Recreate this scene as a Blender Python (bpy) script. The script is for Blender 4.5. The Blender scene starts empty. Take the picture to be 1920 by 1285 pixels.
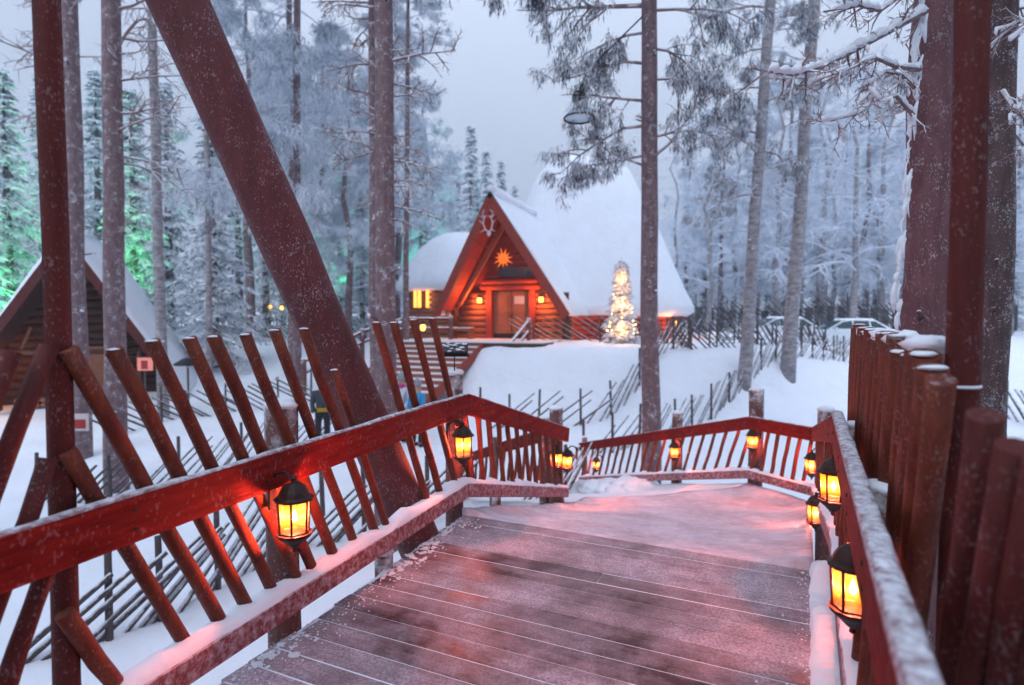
import bpy, math, random
from mathutils import Vector, Matrix, noise as mnoise
V = Vector
R = math.radians
random.seed(7)
rnd = random.Random(11)
scene = bpy.context.scene
COL = scene.collection

# ------------------------------------------------------------------ camera
EYE = V((0, 0, 1.6))
FPX = 1100.0
PITCH = R(2.15)
cam_d = bpy.data.cameras.new('camera')
cam_d.sensor_fit = 'HORIZONTAL'; cam_d.sensor_width = 36.0
cam_d.lens = 36.0 * FPX / 1920.0
cam_d.clip_start = 0.05; cam_d.clip_end = 600
cam_d.dof.use_dof = True; cam_d.dof.focus_distance = 3.3; cam_d.dof.aperture_fstop = 1.5
cam = bpy.data.objects.new('camera', cam_d); COL.objects.link(cam)
cam.location = EYE; cam.rotation_euler = (math.pi / 2 - PITCH, 0, 0)
scene.camera = cam

# ------------------------------------------------------------------ world, sun, exposure
SUN_EL, SUN_AZ = R(38.0), R(205.0)       # what comes through the cloud, from behind the viewpoint
world = bpy.data.worlds.new('World'); scene.world = world; world.use_nodes = True
wn = world.node_tree.nodes; wl = world.node_tree.links
bg = wn['Background']
sky = wn.new('ShaderNodeTexSky'); sky.sky_type = 'NISHITA'; sky.sun_disc = False
sky.sun_elevation = SUN_EL; sky.sun_rotation = SUN_AZ
sky.air_density = 1.6; sky.dust_density = 0.6; sky.ozone_density = 3.0
tc = wn.new('ShaderNodeTexCoord')
cn = wn.new('ShaderNodeTexNoise'); cn.inputs['Scale'].default_value = 1.3; cn.inputs['Detail'].default_value = 5
wl.new(tc.outputs['Generated'], cn.inputs['Vector'])
cr = wn.new('ShaderNodeValToRGB')
cr.color_ramp.elements[0].position = 0.36; cr.color_ramp.elements[0].color = (4.65, 5.4, 7.1, 1)
cr.color_ramp.elements[1].position = 0.62; cr.color_ramp.elements[1].color = (5.3, 6.05, 7.7, 1)
wl.new(cn.outputs['Fac'], cr.inputs['Fac'])
mx = wn.new('ShaderNodeMix'); mx.data_type = 'RGBA'; mx.inputs['Factor'].default_value = 0.97
# overcast: the cloud is evenly brighter towards the zenith
sx = wn.new('ShaderNodeSeparateXYZ'); wl.new(tc.outputs['Generated'], sx.inputs[0])
pw = wn.new('ShaderNodeMath'); pw.operation = 'POWER'; pw.use_clamp = True; wl.new(sx.outputs[2], pw.inputs[0]); pw.inputs[1].default_value = 2.2
zr = wn.new('ShaderNodeMapRange'); wl.new(pw.outputs[0], zr.inputs[0]); zr.inputs[1].default_value = 0; zr.inputs[2].default_value = 1; zr.inputs[3].default_value = 1.0; zr.inputs[4].default_value = 3.1
vm = wn.new('ShaderNodeVectorMath'); vm.operation = 'SCALE'; wl.new(cr.outputs['Color'], vm.inputs[0]); wl.new(zr.outputs[0], vm.inputs['Scale'])
wl.new(sky.outputs['Color'], mx.inputs[6]); wl.new(vm.outputs[0], mx.inputs[7])
wl.new(mx.outputs[2], bg.inputs['Color']); bg.inputs['Strength'].default_value = 0.115

sun_d = bpy.data.lights.new('sun', 'SUN'); sun_d.energy = 1.5; sun_d.angle = R(45); sun_d.color = (0.93, 0.95, 1.0)
sun = bpy.data.objects.new('sun', sun_d); COL.objects.link(sun)
sd = V((math.sin(SUN_AZ) * math.cos(SUN_EL), math.cos(SUN_AZ) * math.cos(SUN_EL), math.sin(SUN_EL)))
sun.rotation_euler = sd.to_track_quat('Z', 'Y').to_euler()

vs = scene.view_settings
vs.view_transform = 'Standard'; vs.look = 'None'; vs.exposure = -0.2; vs.gamma = 1.0; vs.use_curve_mapping = False
scene.cycles.use_denoising = True
scene.cycles.max_bounces = 6; scene.cycles.volume_bounces = 0; scene.cycles.transparent_max_bounces = 12
scene.cycles.sample_clamp_indirect = 4.0
scene.cycles.use_adaptive_sampling = True; scene.cycles.adaptive_threshold = 0.04; scene.cycles.adaptive_min_samples = 16

# ------------------------------------------------------------------ helpers: rays, meshes, objects
_F = V((0, math.cos(PITCH), -math.sin(PITCH))); _U = V((0, math.sin(PITCH), math.cos(PITCH)))
def ray(px, py):
    return V((1, 0, 0)) * ((px - 960) / FPX) + _F + _U * ((642.5 - py) / FPX)
def at(px, py, y):
    r = ray(px, py); return EYE + r * (y / r.y)
def xat(px, y):
    return (px - 960) / FPX * y
def onwall(px, py, p0, d):
    """meet the vertical plane through p0 with horizontal direction d"""
    r = ray(px, py); n = V((-d[1], d[0], 0)); q = V((p0[0], p0[1], 0))
    t = (q - V((EYE.x, EYE.y, 0))).dot(n) / r.dot(n)
    return EYE + r * t
def smooth(a, b, x):
    t = min(1, max(0, (x - a) / (b - a))); return t * t * (3 - 2 * t)
def nz(x, y, z=0.0): return mnoise.noise(V((x, y, z)))

PROF = [(-40, -2.0), (10, -2.0), (14, -1.8), (18, -1.4), (22, -.75), (26, -.1), (31, .55), (40, .9), (60, 1.3), (100, 2.2), (260, 5)]
def ground(x, y):
    for (a, za), (b, zb) in zip(PROF, PROF[1:]):
        if y <= b:
            z = za + (zb - za) * min(1, max(0, (y - a) / (b - a))); break
    else: z = PROF[-1][1]
    d = math.hypot((x - 4.5) / 9.0, (y - 29) / 9.6)
    m = 1 - smooth(.95, 1.22, d)
    if z < .68: z = z + (.68 - z) * m
    z += .16 * nz(x * .22, y * .22) + .09 * nz(x * .7, y * .7, 4) + .085 * nz(x * 1.6, y * 1.6, 9)
    return z

class MB:
    def __init__(s): s.v = []; s.f = []; s.m = []; s.mi = 0
    def add(s, vs_, fs_):
        b = len(s.v); s.v.extend(tuple(p) for p in vs_)
        for f in fs_: s.f.append(tuple(i + b for i in f)); s.m.append(s.mi)
        return s
    def tube(s, pts, rad, n=8, cap=True, squash=1.0):
        pts = [V(p) for p in pts]
        if not isinstance(rad, (list, tuple)): rad = [rad] * len(pts)
        vs_, fs_ = [], []
        t0 = (pts[1] - pts[0]).normalized()
        ref = V((0, 0, 1)) if abs(t0.z) < .9 else V((1, 0, 0))
        a = t0.cross(ref).normalized()
        for i, p in enumerate(pts):
            t = (pts[min(i + 1, len(pts) - 1)] - pts[max(i - 1, 0)]).normalized()
            a = (a - t * a.dot(t)).normalized(); b = t.cross(a)
            for k in range(n):
                w = 2 * math.pi * k / n
                vs_.append(p + (a * math.cos(w) + b * math.sin(w) * squash) * rad[i])
        for i in range(len(pts) - 1):
            for k in range(n):
                k2 = (k + 1) % n
                fs_.append((i * n + k, i * n + k2, (i + 1) * n + k2, (i + 1) * n + k))
        if cap:
            fs_.append(tuple(range(n - 1, -1, -1))); e = (len(pts) - 1) * n
            fs_.append(tuple(e + k for k in range(n)))
        return s.add(vs_, fs_)
    def box(s, c, size, rz=0.0, mat=None):
        c = V(c); x, y, z = [q / 2 for q in size]
        M = mat if mat else Matrix.Rotation(rz, 3, 'Z')
        vs_ = [c + M @ V((sx * x, sy * y, sz * z)) for sz in (-1, 1) for sy in (-1, 1) for sx in (-1, 1)]
        return s.add(vs_, [(0, 2, 3, 1), (4, 5, 7, 6), (0, 1, 5, 4), (2, 6, 7, 3), (0, 4, 6, 2), (1, 3, 7, 5)])
    def beam(s, p0, p1, w, h, up=(0, 0, 1), bev=0.0):
        """board from p0 to p1: w across, h along up; chamfered edges"""
        p0, p1 = V(p0), V(p1); t = (p1 - p0).normalized(); up = V(up)
        a = t.cross(up).normalized(); u = a.cross(t)
        if bev <= 0: pr = [(-w / 2, -h / 2), (w / 2, -h / 2), (w / 2, h / 2), (-w / 2, h / 2)]
        else:
            x, y, b = w / 2, h / 2, bev
            pr = [(-x + b, -y), (x - b, -y), (x, -y + b), (x, y - b), (x - b, y), (-x + b, y), (-x, y - b), (-x, -y + b)]
        n = len(pr); vs_ = [q + a * i + u * j for q in (p0, p1) for i, j in pr]
        fs_ = [(k, (k + 1) % n, n + (k + 1) % n, n + k) for k in range(n)]
        fs_ += [tuple(range(n - 1, -1, -1)), tuple(range(n, 2 * n))]
        return s.add(vs_, fs_)
    def lathe(s, prof, n=16, c=(0, 0, 0), ph=0.0, sx=1.0, sy=1.0):
        c = V(c); vs_, fs_ = [], []
        for r, z in prof:
            for k in range(n):
                w = 2 * math.pi * k / n + ph
                vs_.append(c + V((r * math.cos(w) * sx, r * math.sin(w) * sy, z)))
        for i in range(len(prof) - 1):
            for k in range(n):
                k2 = (k + 1) % n
                fs_.append((i * n + k, i * n + k2, (i + 1) * n + k2, (i + 1) * n + k))
        fs_.append(tuple(range(n - 1, -1, -1))); e = (len(prof) - 1) * n
        fs_.append(tuple(e + k for k in range(n)))
        return s.add(vs_, fs_)
    def blob(s, c, r, sq=(1, 1, 1), amp=.25, seed=0, n=8, m=5):
        c = V(c); vs_, fs_ = [], []
        for i in range(m + 1):
            th = math.pi * i / m
            for k in range(n):
                w = 2 * math.pi * k / n
                d = V((math.sin(th) * math.cos(w), math.sin(th) * math.sin(w), math.cos(th)))
                rr = r * (1 + amp * mnoise.noise(d * 1.7 + V((seed * 3.1, seed, 0))))
                vs_.append(c + V((d.x * sq[0], d.y * sq[1], d.z * sq[2])) * rr)
        for i in range(m):
            for k in range(n):
                k2 = (k + 1) % n
                fs_.append((i * n + k, (i + 1) * n + k, (i + 1) * n + k2, i * n + k2))
        return s.add(vs_, fs_)
    def mesh(s, name, mats, sm=False):
        me = bpy.data.meshes.new(name); me.from_pydata(s.v, [], s.f)
        for m_ in (mats if isinstance(mats, (list, tuple)) else [mats]): me.materials.append(m_)
        if any(s.m): me.polygons.foreach_set('material_index', s.m)
        if sm: me.polygons.foreach_set('use_smooth', [True] * len(s.f))
        me.update()
        return me

def link(name, data, parent=None, world_coords=True, loc=None):
    o = bpy.data.objects.new(name, data); COL.objects.link(o)
    if parent is not None:
        o.parent = parent
        if world_coords: o.matrix_parent_inverse = parent['_mw'].inverted() if False else Matrix.LocRotScale(parent.location, parent.rotation_euler, parent.scale).inverted()
    if loc is not None: o.location = loc
    return o
def tag(o, label=None, cat=None, group=None, kind=None):
    if label: o['label'] = label
    if cat: o['category'] = cat
    if group: o['group'] = group
    if kind: o['kind'] = kind
    return o
def thing(name, label, cat, loc=(0, 0, 0), rz=0, group=None):
    o = bpy.data.objects.new(name, None); COL.objects.link(o); o.location = loc; o.rotation_euler = (0, 0, rz)
    o.empty_display_size = .2
    return tag(o, label, cat, group)
def part(name, mb, mat, parent, sm=False, local=False, kind=None):
    o = link(name, mb.mesh(name, mat, sm), parent, not local)
    if kind: o['kind'] = kind
    return o
def solo(name, mb, mat, label, cat, group=None, sm=False, kind=None):
    return tag(link(name, mb.mesh(name, mat, sm)), label, cat, group, kind)
def struct(name, mb, mat, parent=None, sm=False):
    o = link(name, mb.mesh(name, mat, sm), parent)
    if parent is None: o['kind'] = 'structure'
    return o
def dup(root, loc, rz=0, label=None, scale=None, group=None):
    def cp(o, par):
        c = o.copy(); COL.objects.link(c); c.parent = par
        if par is not None: c.matrix_parent_inverse = o.matrix_parent_inverse
        for ch in list(o.children): cp(ch, c)
        return c
    r = cp(root, None); r.location = loc; r.rotation_euler = (0, 0, rz)
    if scale: r.scale = scale if isinstance(scale, tuple) else (scale,) * 3
    if label: r['label'] = label
    if group: r['group'] = group
    return r

# ------------------------------------------------------------------ materials
class NT:
    def __init__(s, name):
        s.mat = bpy.data.materials.new(name); s.mat.use_nodes = True
        s.n = s.mat.node_tree.nodes; s.l = s.mat.node_tree.links
        s.b = s.n['Principled BSDF']; s.out = s.n['Material Output']
        s.geo = s.n.new('ShaderNodeNewGeometry')
        s.pos = s.geo.outputs['Position']
    def obj(s):
        return s.n.new('ShaderNodeTexCoord').outputs['Object']
    def put(s, sock, v):
        if hasattr(v, 'is_linked'): s.l.new(v, sock)
        else: sock.default_value = v
    def scaled(s, vec, sc):
        m = s.n.new('ShaderNodeMapping'); s.l.new(vec, m.inputs['Vector']); m.inputs['Scale'].default_value = sc
        return m.outputs[0]
    def noise(s, scale, detail=3, vec=None, rough=.55):
        t = s.n.new('ShaderNodeTexNoise'); t.inputs['Scale'].default_value = scale; t.inputs['Detail'].default_value = detail
        t.inputs['Roughness'].default_value = rough
        s.l.new(vec if vec is not None else s.pos, t.inputs['Vector']); return t.outputs['Fac']
    def math(s, op, a, b=0.0, clamp=False):
        m = s.n.new('ShaderNodeMath'); m.operation = op; m.use_clamp = clamp
        s.put(m.inputs[0], a); s.put(m.inputs[1], b); return m.outputs[0]
    def rng(s, v, a, b, c=0.0, d=1.0):
        m = s.n.new('ShaderNodeMapRange'); s.put(m.inputs[0], v); m.clamp = True
        for i, q in enumerate((a, b, c, d)): m.inputs[i + 1].default_value = q
        return m.outputs[0]
    def mix(s, f, a, b):
        m = s.n.new('ShaderNodeMix'); m.data_type = 'RGBA'
        s.put(m.inputs['Factor'], f)
        for sock, c in ((m.inputs[6], a), (m.inputs[7], b)):
            s.put(sock, (*c, 1) if isinstance(c, tuple) else c)
        return m.outputs[2]
    def nzv(s):
        x = s.n.new('ShaderNodeSeparateXYZ'); s.l.new(s.geo.outputs['Normal'], x.inputs[0]); return x.outputs[2]
    def bump(s, h, strength=.3, dist=.02):
        b = s.n.new('ShaderNodeBump'); s.put(b.inputs['Height'], h)
        b.inputs['Strength'].default_value = strength; b.inputs['Distance'].default_value = dist
        s.l.new(b.outputs[0], s.b.inputs['Normal'])
    def fin(s, col, rough=.7, spec=.3):
        s.put(s.b.inputs['Base Color'], (*col, 1) if isinstance(col, tuple) else col)
        s.put(s.b.inputs['Roughness'], rough); s.b.inputs['Specular IOR Level'].default_value = spec
        return s.mat

SNOW = (.83, .87, .93)
def m_snow(name='snow', a=SNOW, bumpd=.03, grit=0.0):
    t = NT(name)
    n1 = t.noise(9, 6); n2 = t.noise(1.2, 3); n4 = t.noise(3.1, 4)
    c = t.mix(t.rng(n2, .3, .7), tuple(q * .95 for q in a), a)
    if grit: c = t.mix(t.rng(t.noise(38, 3), .62, .72, 0, grit), c, (.2, .16, .17))
    t.bump(t.math('ADD', n1, t.math('ADD', t.math('MULTIPLY', n2, 3), t.math('MULTIPLY', n4, 2.2))), .6, bumpd)
    return t.fin(c, .75, .25)
def glow_through(t, amt=.38):
    """thin frosted needles and twigs let some light through"""
    src = t.b.inputs['Base Color'].links[0].from_socket
    tl = t.n.new('ShaderNodeBsdfTranslucent'); t.l.new(src, tl.inputs['Color'])
    ms = t.n.new('ShaderNodeMixShader'); ms.inputs[0].default_value = amt
    t.l.new(t.b.outputs[0], ms.inputs[1]); t.l.new(tl.outputs[0], ms.inputs[2]); t.l.new(ms.outputs[0], t.out.inputs['Surface'])
    return t.mat
def frosty(name, c1, c2, frost=.5, up=.5, speck=.5, grain=(9, 9, 1.0), rough=.65, speck_scale=60, fr_scale=9, snowc=SNOW, objspace=False, spec=.3, thin=False):
    """wood or bark with grain, hoar frost in patches, frost on the upper side and small frost grains"""
    t = NT(name); vec = t.obj() if objspace else t.pos
    g = t.noise(2.2, 5, t.scaled(vec, grain), .65)
    c = t.mix(t.rng(g, .3, .7), c1, c2)
    blot = t.noise(fr_scale, 5, vec, .7)
    f1 = t.rng(t.math('ADD', blot, t.math('MULTIPLY', t.nzv(), up * .5)), .75 - .3 * frost, 1.0 - .3 * frost)
    sp = t.noise(speck_scale * 2.1, 2, t.scaled(vec, (1, 1, .6)))
    f2 = t.rng(t.math('ADD', sp, t.math('MULTIPLY', t.math('SUBTRACT', blot, .5), .7)), .60, .76, 0, speck)
    f = t.math('MAXIMUM', t.math('MULTIPLY', f1, .85), f2)
    t.bump(t.math('ADD', g, t.math('MULTIPLY', f, 1.5)), .5, .012)
    m_ = t.fin(t.mix(f, c, snowc), t.rng(f, 0, 1, rough, .8), spec)
    return glow_through(t) if thin else m_

M = {}
M['snow'] = m_snow()
M['snow_fine'] = m_snow('snow_fine', bumpd=.012)
M['snow_grit'] = m_snow('snow_grit', (.72, .74, .8), .02, .7)
M['rail'] = frosty('red_stained_board', (.105, .005, .004), (.25, .016, .011), frost=-.75, up=.2, speck=.10, grain=(1.6, 1.6, 14), rough=.72, speck_scale=34, spec=.08)
M['rail_frost'] = frosty('frost_crust_on_rail', (.20, .09, .10), (.34, .24, .27), frost=.45, up=.6, speck=.6, fr_scale=26)
M['kick'] = frosty('red_board_frosted', (.2, .04, .045), (.26, .07, .07), frost=1.05, up=.4, speck=.4, speck_scale=60, fr_scale=28, snowc=(.62, .5, .56))
M['pole'] = frosty('red_stained_pole', (.085, .014, .007), (.19, .037, .014), frost=-.5, up=.7, speck=.1, speck_scale=55)
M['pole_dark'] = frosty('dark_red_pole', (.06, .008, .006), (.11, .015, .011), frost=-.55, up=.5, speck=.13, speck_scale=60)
M['log'] = frosty('peeled_log_frosted', (.085, .020, .022), (.155, .038, .040), frost=-.02, up=.8, speck=.28, grain=(5, 5, 1), speck_scale=48, fr_scale=6)
M['post'] = frosty('weathered_post', (.10, .04, .035), (.17, .075, .065), frost=.35, up=.7, speck=.6)
M['bark'] = frosty('pine_bark_frosted', (.115, .065, .07), (.21, .135, .145), frost=.62, up=.2, speck=.8, grain=(7, 7, 2), speck_scale=42, fr_scale=7)
M['bark_red'] = frosty('pine_bark_reddish', (.10, .040, .046), (.19, .085, .092), frost=.42, up=.2, speck=.35, grain=(6, 6, 1.6), speck_scale=42, fr_scale=6)
M['bark_rough'] = frosty('rough_bark', (.05, .03, .03), (.13, .08, .08), frost=.55, up=.2, speck=.7, grain=(6, 6, 1.5), speck_scale=40, fr_scale=4)
M['birch'] = frosty('birch_bark', (.10, .085, .085), (.42, .40, .42), frost=.45, up=.1, speck=.6, grain=(2, 2, 5), fr_scale=5)
M['slat'] = frosty('fence_pole', (.045, .035, .038), (.10, .08, .085), frost=.2, up=1.3, speck=.3, speck_scale=30)
M['slat_dark'] = frosty('fence_pole_dark', (.02, .025, .03), (.045, .05, .055), frost=-.6, up=.3, speck=.2)
M['twig'] = frosty('frosted_twig', (.16, .10, .10), (.27, .18, .18), frost=1.0, up=1.0, speck=.5, objspace=True, fr_scale=5)
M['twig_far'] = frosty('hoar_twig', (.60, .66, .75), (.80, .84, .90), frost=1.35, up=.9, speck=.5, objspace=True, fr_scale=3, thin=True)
M['timber'] = frosty('cabin_timber', (.22, .085, .045), (.33, .13, .07), frost=-.6, up=.3, speck=.1, grain=(1.5, 1.5, 7))
M['timber_red'] = frosty('cabin_red_board', (.24, .032, .02), (.32, .05, .03), frost=-.7, up=.3, speck=.1, grain=(3, 3, 3))
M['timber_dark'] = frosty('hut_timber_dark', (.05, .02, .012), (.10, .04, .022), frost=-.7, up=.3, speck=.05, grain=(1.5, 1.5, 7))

def m_needle(name, green1, green2, snowy=.5, objspace=True, snowc=SNOW):
    t = NT(name); vec = t.obj()
    n = t.noise(2.3, 4, vec); n2 = t.noise(14, 2, vec)
    c = t.mix(t.rng(n2, .3, .7), green1, green2)
    f = t.rng(t.math('ADD', t.math('MULTIPLY', t.nzv(), .42), t.math('ADD', n, t.math('MULTIPLY', n2, .3))), .85 - .5 * snowy, 1.05 - .5 * snowy)
    m_ = t.fin(t.mix(f, c, snowc), .8, .15); return glow_through(t)
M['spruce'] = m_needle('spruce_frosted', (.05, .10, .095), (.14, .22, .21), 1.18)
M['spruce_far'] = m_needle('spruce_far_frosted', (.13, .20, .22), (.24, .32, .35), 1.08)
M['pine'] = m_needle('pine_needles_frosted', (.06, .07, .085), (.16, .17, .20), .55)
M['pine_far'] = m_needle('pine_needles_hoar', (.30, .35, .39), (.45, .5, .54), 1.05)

def m_deck():
    t = NT('deck_plank')
    info = t.n.new('ShaderNodeObjectInfo')
    g = t.noise(3, 6, t.scaled(t.obj(), (1.0, 22, 22)), .65)
    c = t.mix(t.rng(g, .3, .7), (.042, .012, .012), (.105, .033, .032))
    c = t.mix(t.math('MULTIPLY', info.outputs['Random'], .35), c, (.05, .025, .025))
    n1 = t.noise(1.15, 5, None, .62); n2 = t.noise(6.5, 6, None, .75); n3 = t.noise(70, 2)
    streak = t.noise(2.0, 5, t.scaled(t.obj(), (1.3, 12, 12)), .7)
    fr = t.math('ADD', t.math('MULTIPLY', n1, 1.25), t.math('ADD', t.math('MULTIPLY', n2, .6), t.math('MULTIPLY', streak, .35)))
    fr = t.math('ADD', fr, t.math('MULTIPLY', t.math('SUBTRACT', info.outputs['Random'], .5), .26))
    f = t.rng(fr, .84, 1.30)
    f = t.math('MULTIPLY', f, t.rng(n3, .32, .6, .45, 1.0))
    f = t.math('MULTIPLY', f, .78)
    t.bump(t.math('ADD', t.math('MULTIPLY', g, .4), t.math('ADD', f, t.math('MULTIPLY', n3, .3))), .35, .008)
    return t.fin(t.mix(f, c, (.68, .56, .64)), t.rng(f, .10, .42, .32, .8), .35)
M['deck'] = m_deck()
def m_trod():
    t = NT('pink_lit_trodden_frost'); n1 = t.noise(1.6, 5, None, .65); n2 = t.noise(9, 6, None, .75); n3 = t.noise(60, 2)
    st_ = t.noise(2.2, 4, t.scaled(t.pos, (3.0, 9.0, 3.0)))
    f = t.rng(t.math('ADD', n1, t.math('ADD', t.math('MULTIPLY', n2, .6), t.math('MULTIPLY', st_, .4))), .72, 1.2)
    f = t.math('MULTIPLY', f, t.rng(n3, .3, .6, .8, 1.0))
    t.bump(t.math('ADD', t.math('MULTIPLY', n2, 1.5), n3), .5, .012)
    return t.fin(t.mix(f, (.40, .30, .34), (.76, .68, .76)), .7, .3)  # mauve of frost over wood, with lantern pink and dimmer light tinted in
M['trod'] = m_trod()

def m_plain(name, c, rough=.5, metal=0.0, spec=.4, c2=None, sc=30):
    t = NT(name); n = t.noise(sc, 4)
    t.bump(n, .25, .004); t.b.inputs['Metallic'].default_value = metal
    return t.fin(t.mix(t.rng(n, .3, .7), c, c2 or tuple(q * .7 for q in c)), rough, spec)
M['iron'] = m_plain('lantern_iron', (.035, .016, .013), .5, .3)
M['black'] = m_plain('black_metal', (.015, .016, .018), .5, .3)
M['car'] = m_plain('car_paint_white', (.62, .68, .72), .3, 0, .5, (.72, .76, .8), 6)
M['car_glass'] = m_plain('car_glass', (.02, .05, .06), .12, 0, .6)
M['tyre'] = m_plain('tyre', (.02, .02, .022), .8)
M['red_plastic'] = m_plain('tail_light', (.35, .02, .02), .3)
M['paper'] = m_plain('paper', (.62, .55, .55), .8)
M['blue_sign'] = m_plain('blue_sign', (.03, .16, .42), .5)
M['bone'] = m_plain('bone_frosted', (.5, .47, .46), .8, 0, .2, (.68, .68, .7))
M['glass_dark'] = m_plain('dark_glass', (.06, .06, .08), .15, 0, .6)

def emis(name, c, s, noise_amt=0.0):
    t = NT(name); e = t.n.new('ShaderNodeEmission')
    e.inputs['Color'].default_value = (*c, 1); e.inputs['Strength'].default_value = s
    t.l.new(e.outputs[0], t.out.inputs['Surface']); return t.mat
M['bulb'] = emis('bulb', (1, .62, .22), 14)
M['star'] = emis('paper_star', (1, .17, .025), 1.6)
M['warm_window'] = emis('lit_window', (1, .36, .07), 3.5)
M['warm_lamp'] = emis('lamp_glass', (1, .50, .10), 5)
M['fairy'] = emis('fairy_bulb', (1, .60, .22), 16)
M['pink_box'] = emis('lit_sign_box', (1, .35, .33), .9)
M['green_glass'] = emis('green_lamp_glass', (.1, 1, .25), 3)
def m_pane():
    t = NT('lantern_pane'); oc = t.obj()
    x = t.n.new('ShaderNodeSeparateXYZ'); t.l.new(oc, x.inputs[0])
    w = t.noise(9, 3, oc)
    z = t.math('ADD', x.outputs[2], t.math('MULTIPLY', t.math('SUBTRACT', w, .5), .07))
    r = t.n.new('ShaderNodeValToRGB'); cr_ = r.color_ramp
    t.l.new(t.rng(z, -.08, .085), r.inputs['Fac'])
    stops = [(0, (1, .08, .004)), (.22, (1, .17, .008)), (.45, (1, .45, .04)), (.56, (1, .62, .18)), (.70, (1, .38, .015)), (1, (1, .24, .008))]
    cr_.elements[0].position = 0; cr_.elements[1].position = 1
    for p, c in stops[1:-1]: cr_.elements.new(p)
    for el, (p, c) in zip(cr_.elements, stops): el.position = p; el.color = (*c, 1)
    h = t.n.new('ShaderNodeValToRGB'); t.l.new(t.rng(z, -.08, .085), h.inputs['Fac'])
    for p in (.5,): h.color_ramp.elements.new(p)
    for el, (p, s_) in zip(h.color_ramp.elements, [(0, .12), (.5, 1), (1, .30)]): el.position = p; el.color = (s_, s_, s_, 1)
    e = t.n.new('ShaderNodeEmission'); t.l.new(r.outputs[0], e.inputs['Color'])
    t.l.new(t.math('MULTIPLY', h.outputs[0], 3.1), e.inputs['Strength'])
    tr = t.n.new('ShaderNodeBsdfTransparent'); tr.inputs['Color'].default_value = (.9, .62, .35, 1)
    a = t.n.new('ShaderNodeAddShader'); t.l.new(e.outputs[0], a.inputs[0]); t.l.new(tr.outputs[0], a.inputs[1])
    t.l.new(a.outputs[0], t.out.inputs['Surface'])
    return t.mat
M['pane'] = m_pane()

# ------------------------------------------------------------------ terrain
def grid_axis(spec):
    out = []
    for a, b, st in spec:
        k = int(round((b - a) / st)); out += [a + (b - a) * i / k for i in range(k)]
    return out + [spec[-1][1]]
gx = grid_axis([(-160, -40, 8), (-40, -14, 1.5), (-14, 16, .26), (16, 40, 1.5), (40, 160, 8)])
gy = grid_axis([(-30, -4, 3), (-4, 32, .26), (32, 60, 1.5), (60, 260, 10)])
mb = MB(); nx = len(gx)
mb.add([(x, y, ground(x, y)) for y in gy for x in gx],
       [(j * nx + i, j * nx + i + 1, (j + 1) * nx + i + 1, (j + 1) * nx + i) for j in range(len(gy) - 1) for i in range(nx - 1)])
struct('snowy_ground', mb, M['snow'], sm=True)
# ------------------------------------------------------------------ boardwalk geometry
def l_rail(d): return V((-2.13 + .372 * d, d, 0))
def l_edge(d): return V((-2.287 + .397 * d, d, 0))
def r_rail(d): return V((.156 + .505 * d, d, 0))
KL, KR = l_rail(4.78), r_rail(3.69)
EL, CR, BK = V((.68, 7.1, 0)), V((3.7, 7.2, 0)), V((3.24, 8.0, 0))
BL, CL = V((1.44, 12.5, 0)), V((-.88, 11.57, 0))
ZP, ZC = -.72, -2.05
EA = V((.906, -.4235, 0)); ED = V((.4235, .906, 0))          # across and along the level deck
S0 = V((-.39, 4.78, 0))

def line_hit(p, d, q, e):
    """p + t d meets line q + s e (2D): t"""
    den = d.x * e.y - d.y * e.x
    return ((q.x - p.x) * e.y - (q.y - p.y) * e.x) / den
le_d = (l_edge(4) - l_edge(0)).normalized(); re_d = (r_rail(3) - r_rail(0)).normalized()

# level deck: snow bed showing in the joints, planks laid across as parts
mb = MB()
pts = []
near_s = -6.6
a0 = S0 + ED * near_s
c = [a0 + EA * line_hit(a0, EA, l_edge(0), le_d), a0 + EA * line_hit(a0, EA, r_rail(0), re_d), S0 + EA * 2.53, S0 + EA * .0]
for z in (-.0045, -.05):
    pts += [V((q.x, q.y, z)) for q in c]
mb.add(pts, [(0, 1, 2, 3), (7, 6, 5, 4), (0, 4, 5, 1), (1, 5, 6, 2), (2, 6, 7, 3), (3, 7, 4, 0)])
for s_ in (.35, 1.25, 2.15):                                     # joists under the planks
    p0 = S0 + EA * s_ - V((0, 0, .13)); mb.beam(p0, p0 + ED * near_s, .07, .15)
deck = struct('boardwalk_deck', mb, M['snow_fine'])
PW = .150
pr = random.Random(3)
rzA = math.atan2(EA.y, EA.x)
k = 0; s_ = -.003
while s_ > near_s:
    w = PW - .008
    o = S0 + ED * (s_ - w / 2)
    t0 = line_hit(o, EA, l_edge(0), le_d) + pr.uniform(-.025, .03); t1 = line_hit(o, EA, r_rail(0), re_d) - .03
    cuts = [t0, t1] if pr.random() < .72 else [t0, t0 + (t1 - t0) * pr.uniform(.25, .75), t1]
    for ta, tb in zip(cuts, cuts[1:]):
        m2 = MB(); L = tb - ta - .004
        m2.beam((-L / 2, 0, -.018), (L / 2, 0, -.018), w, .036, bev=.004)
        ob = link('plank', m2.mesh('plank', M['deck']), deck, False)
        cc = o + EA * (ta + tb) / 2
        ob.location = (cc.x, cc.y, pr.uniform(-.002, .002)); ob.rotation_euler = (pr.uniform(-.004, .004), 0, rzA)
    s_ -= PW; k += 1

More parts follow.
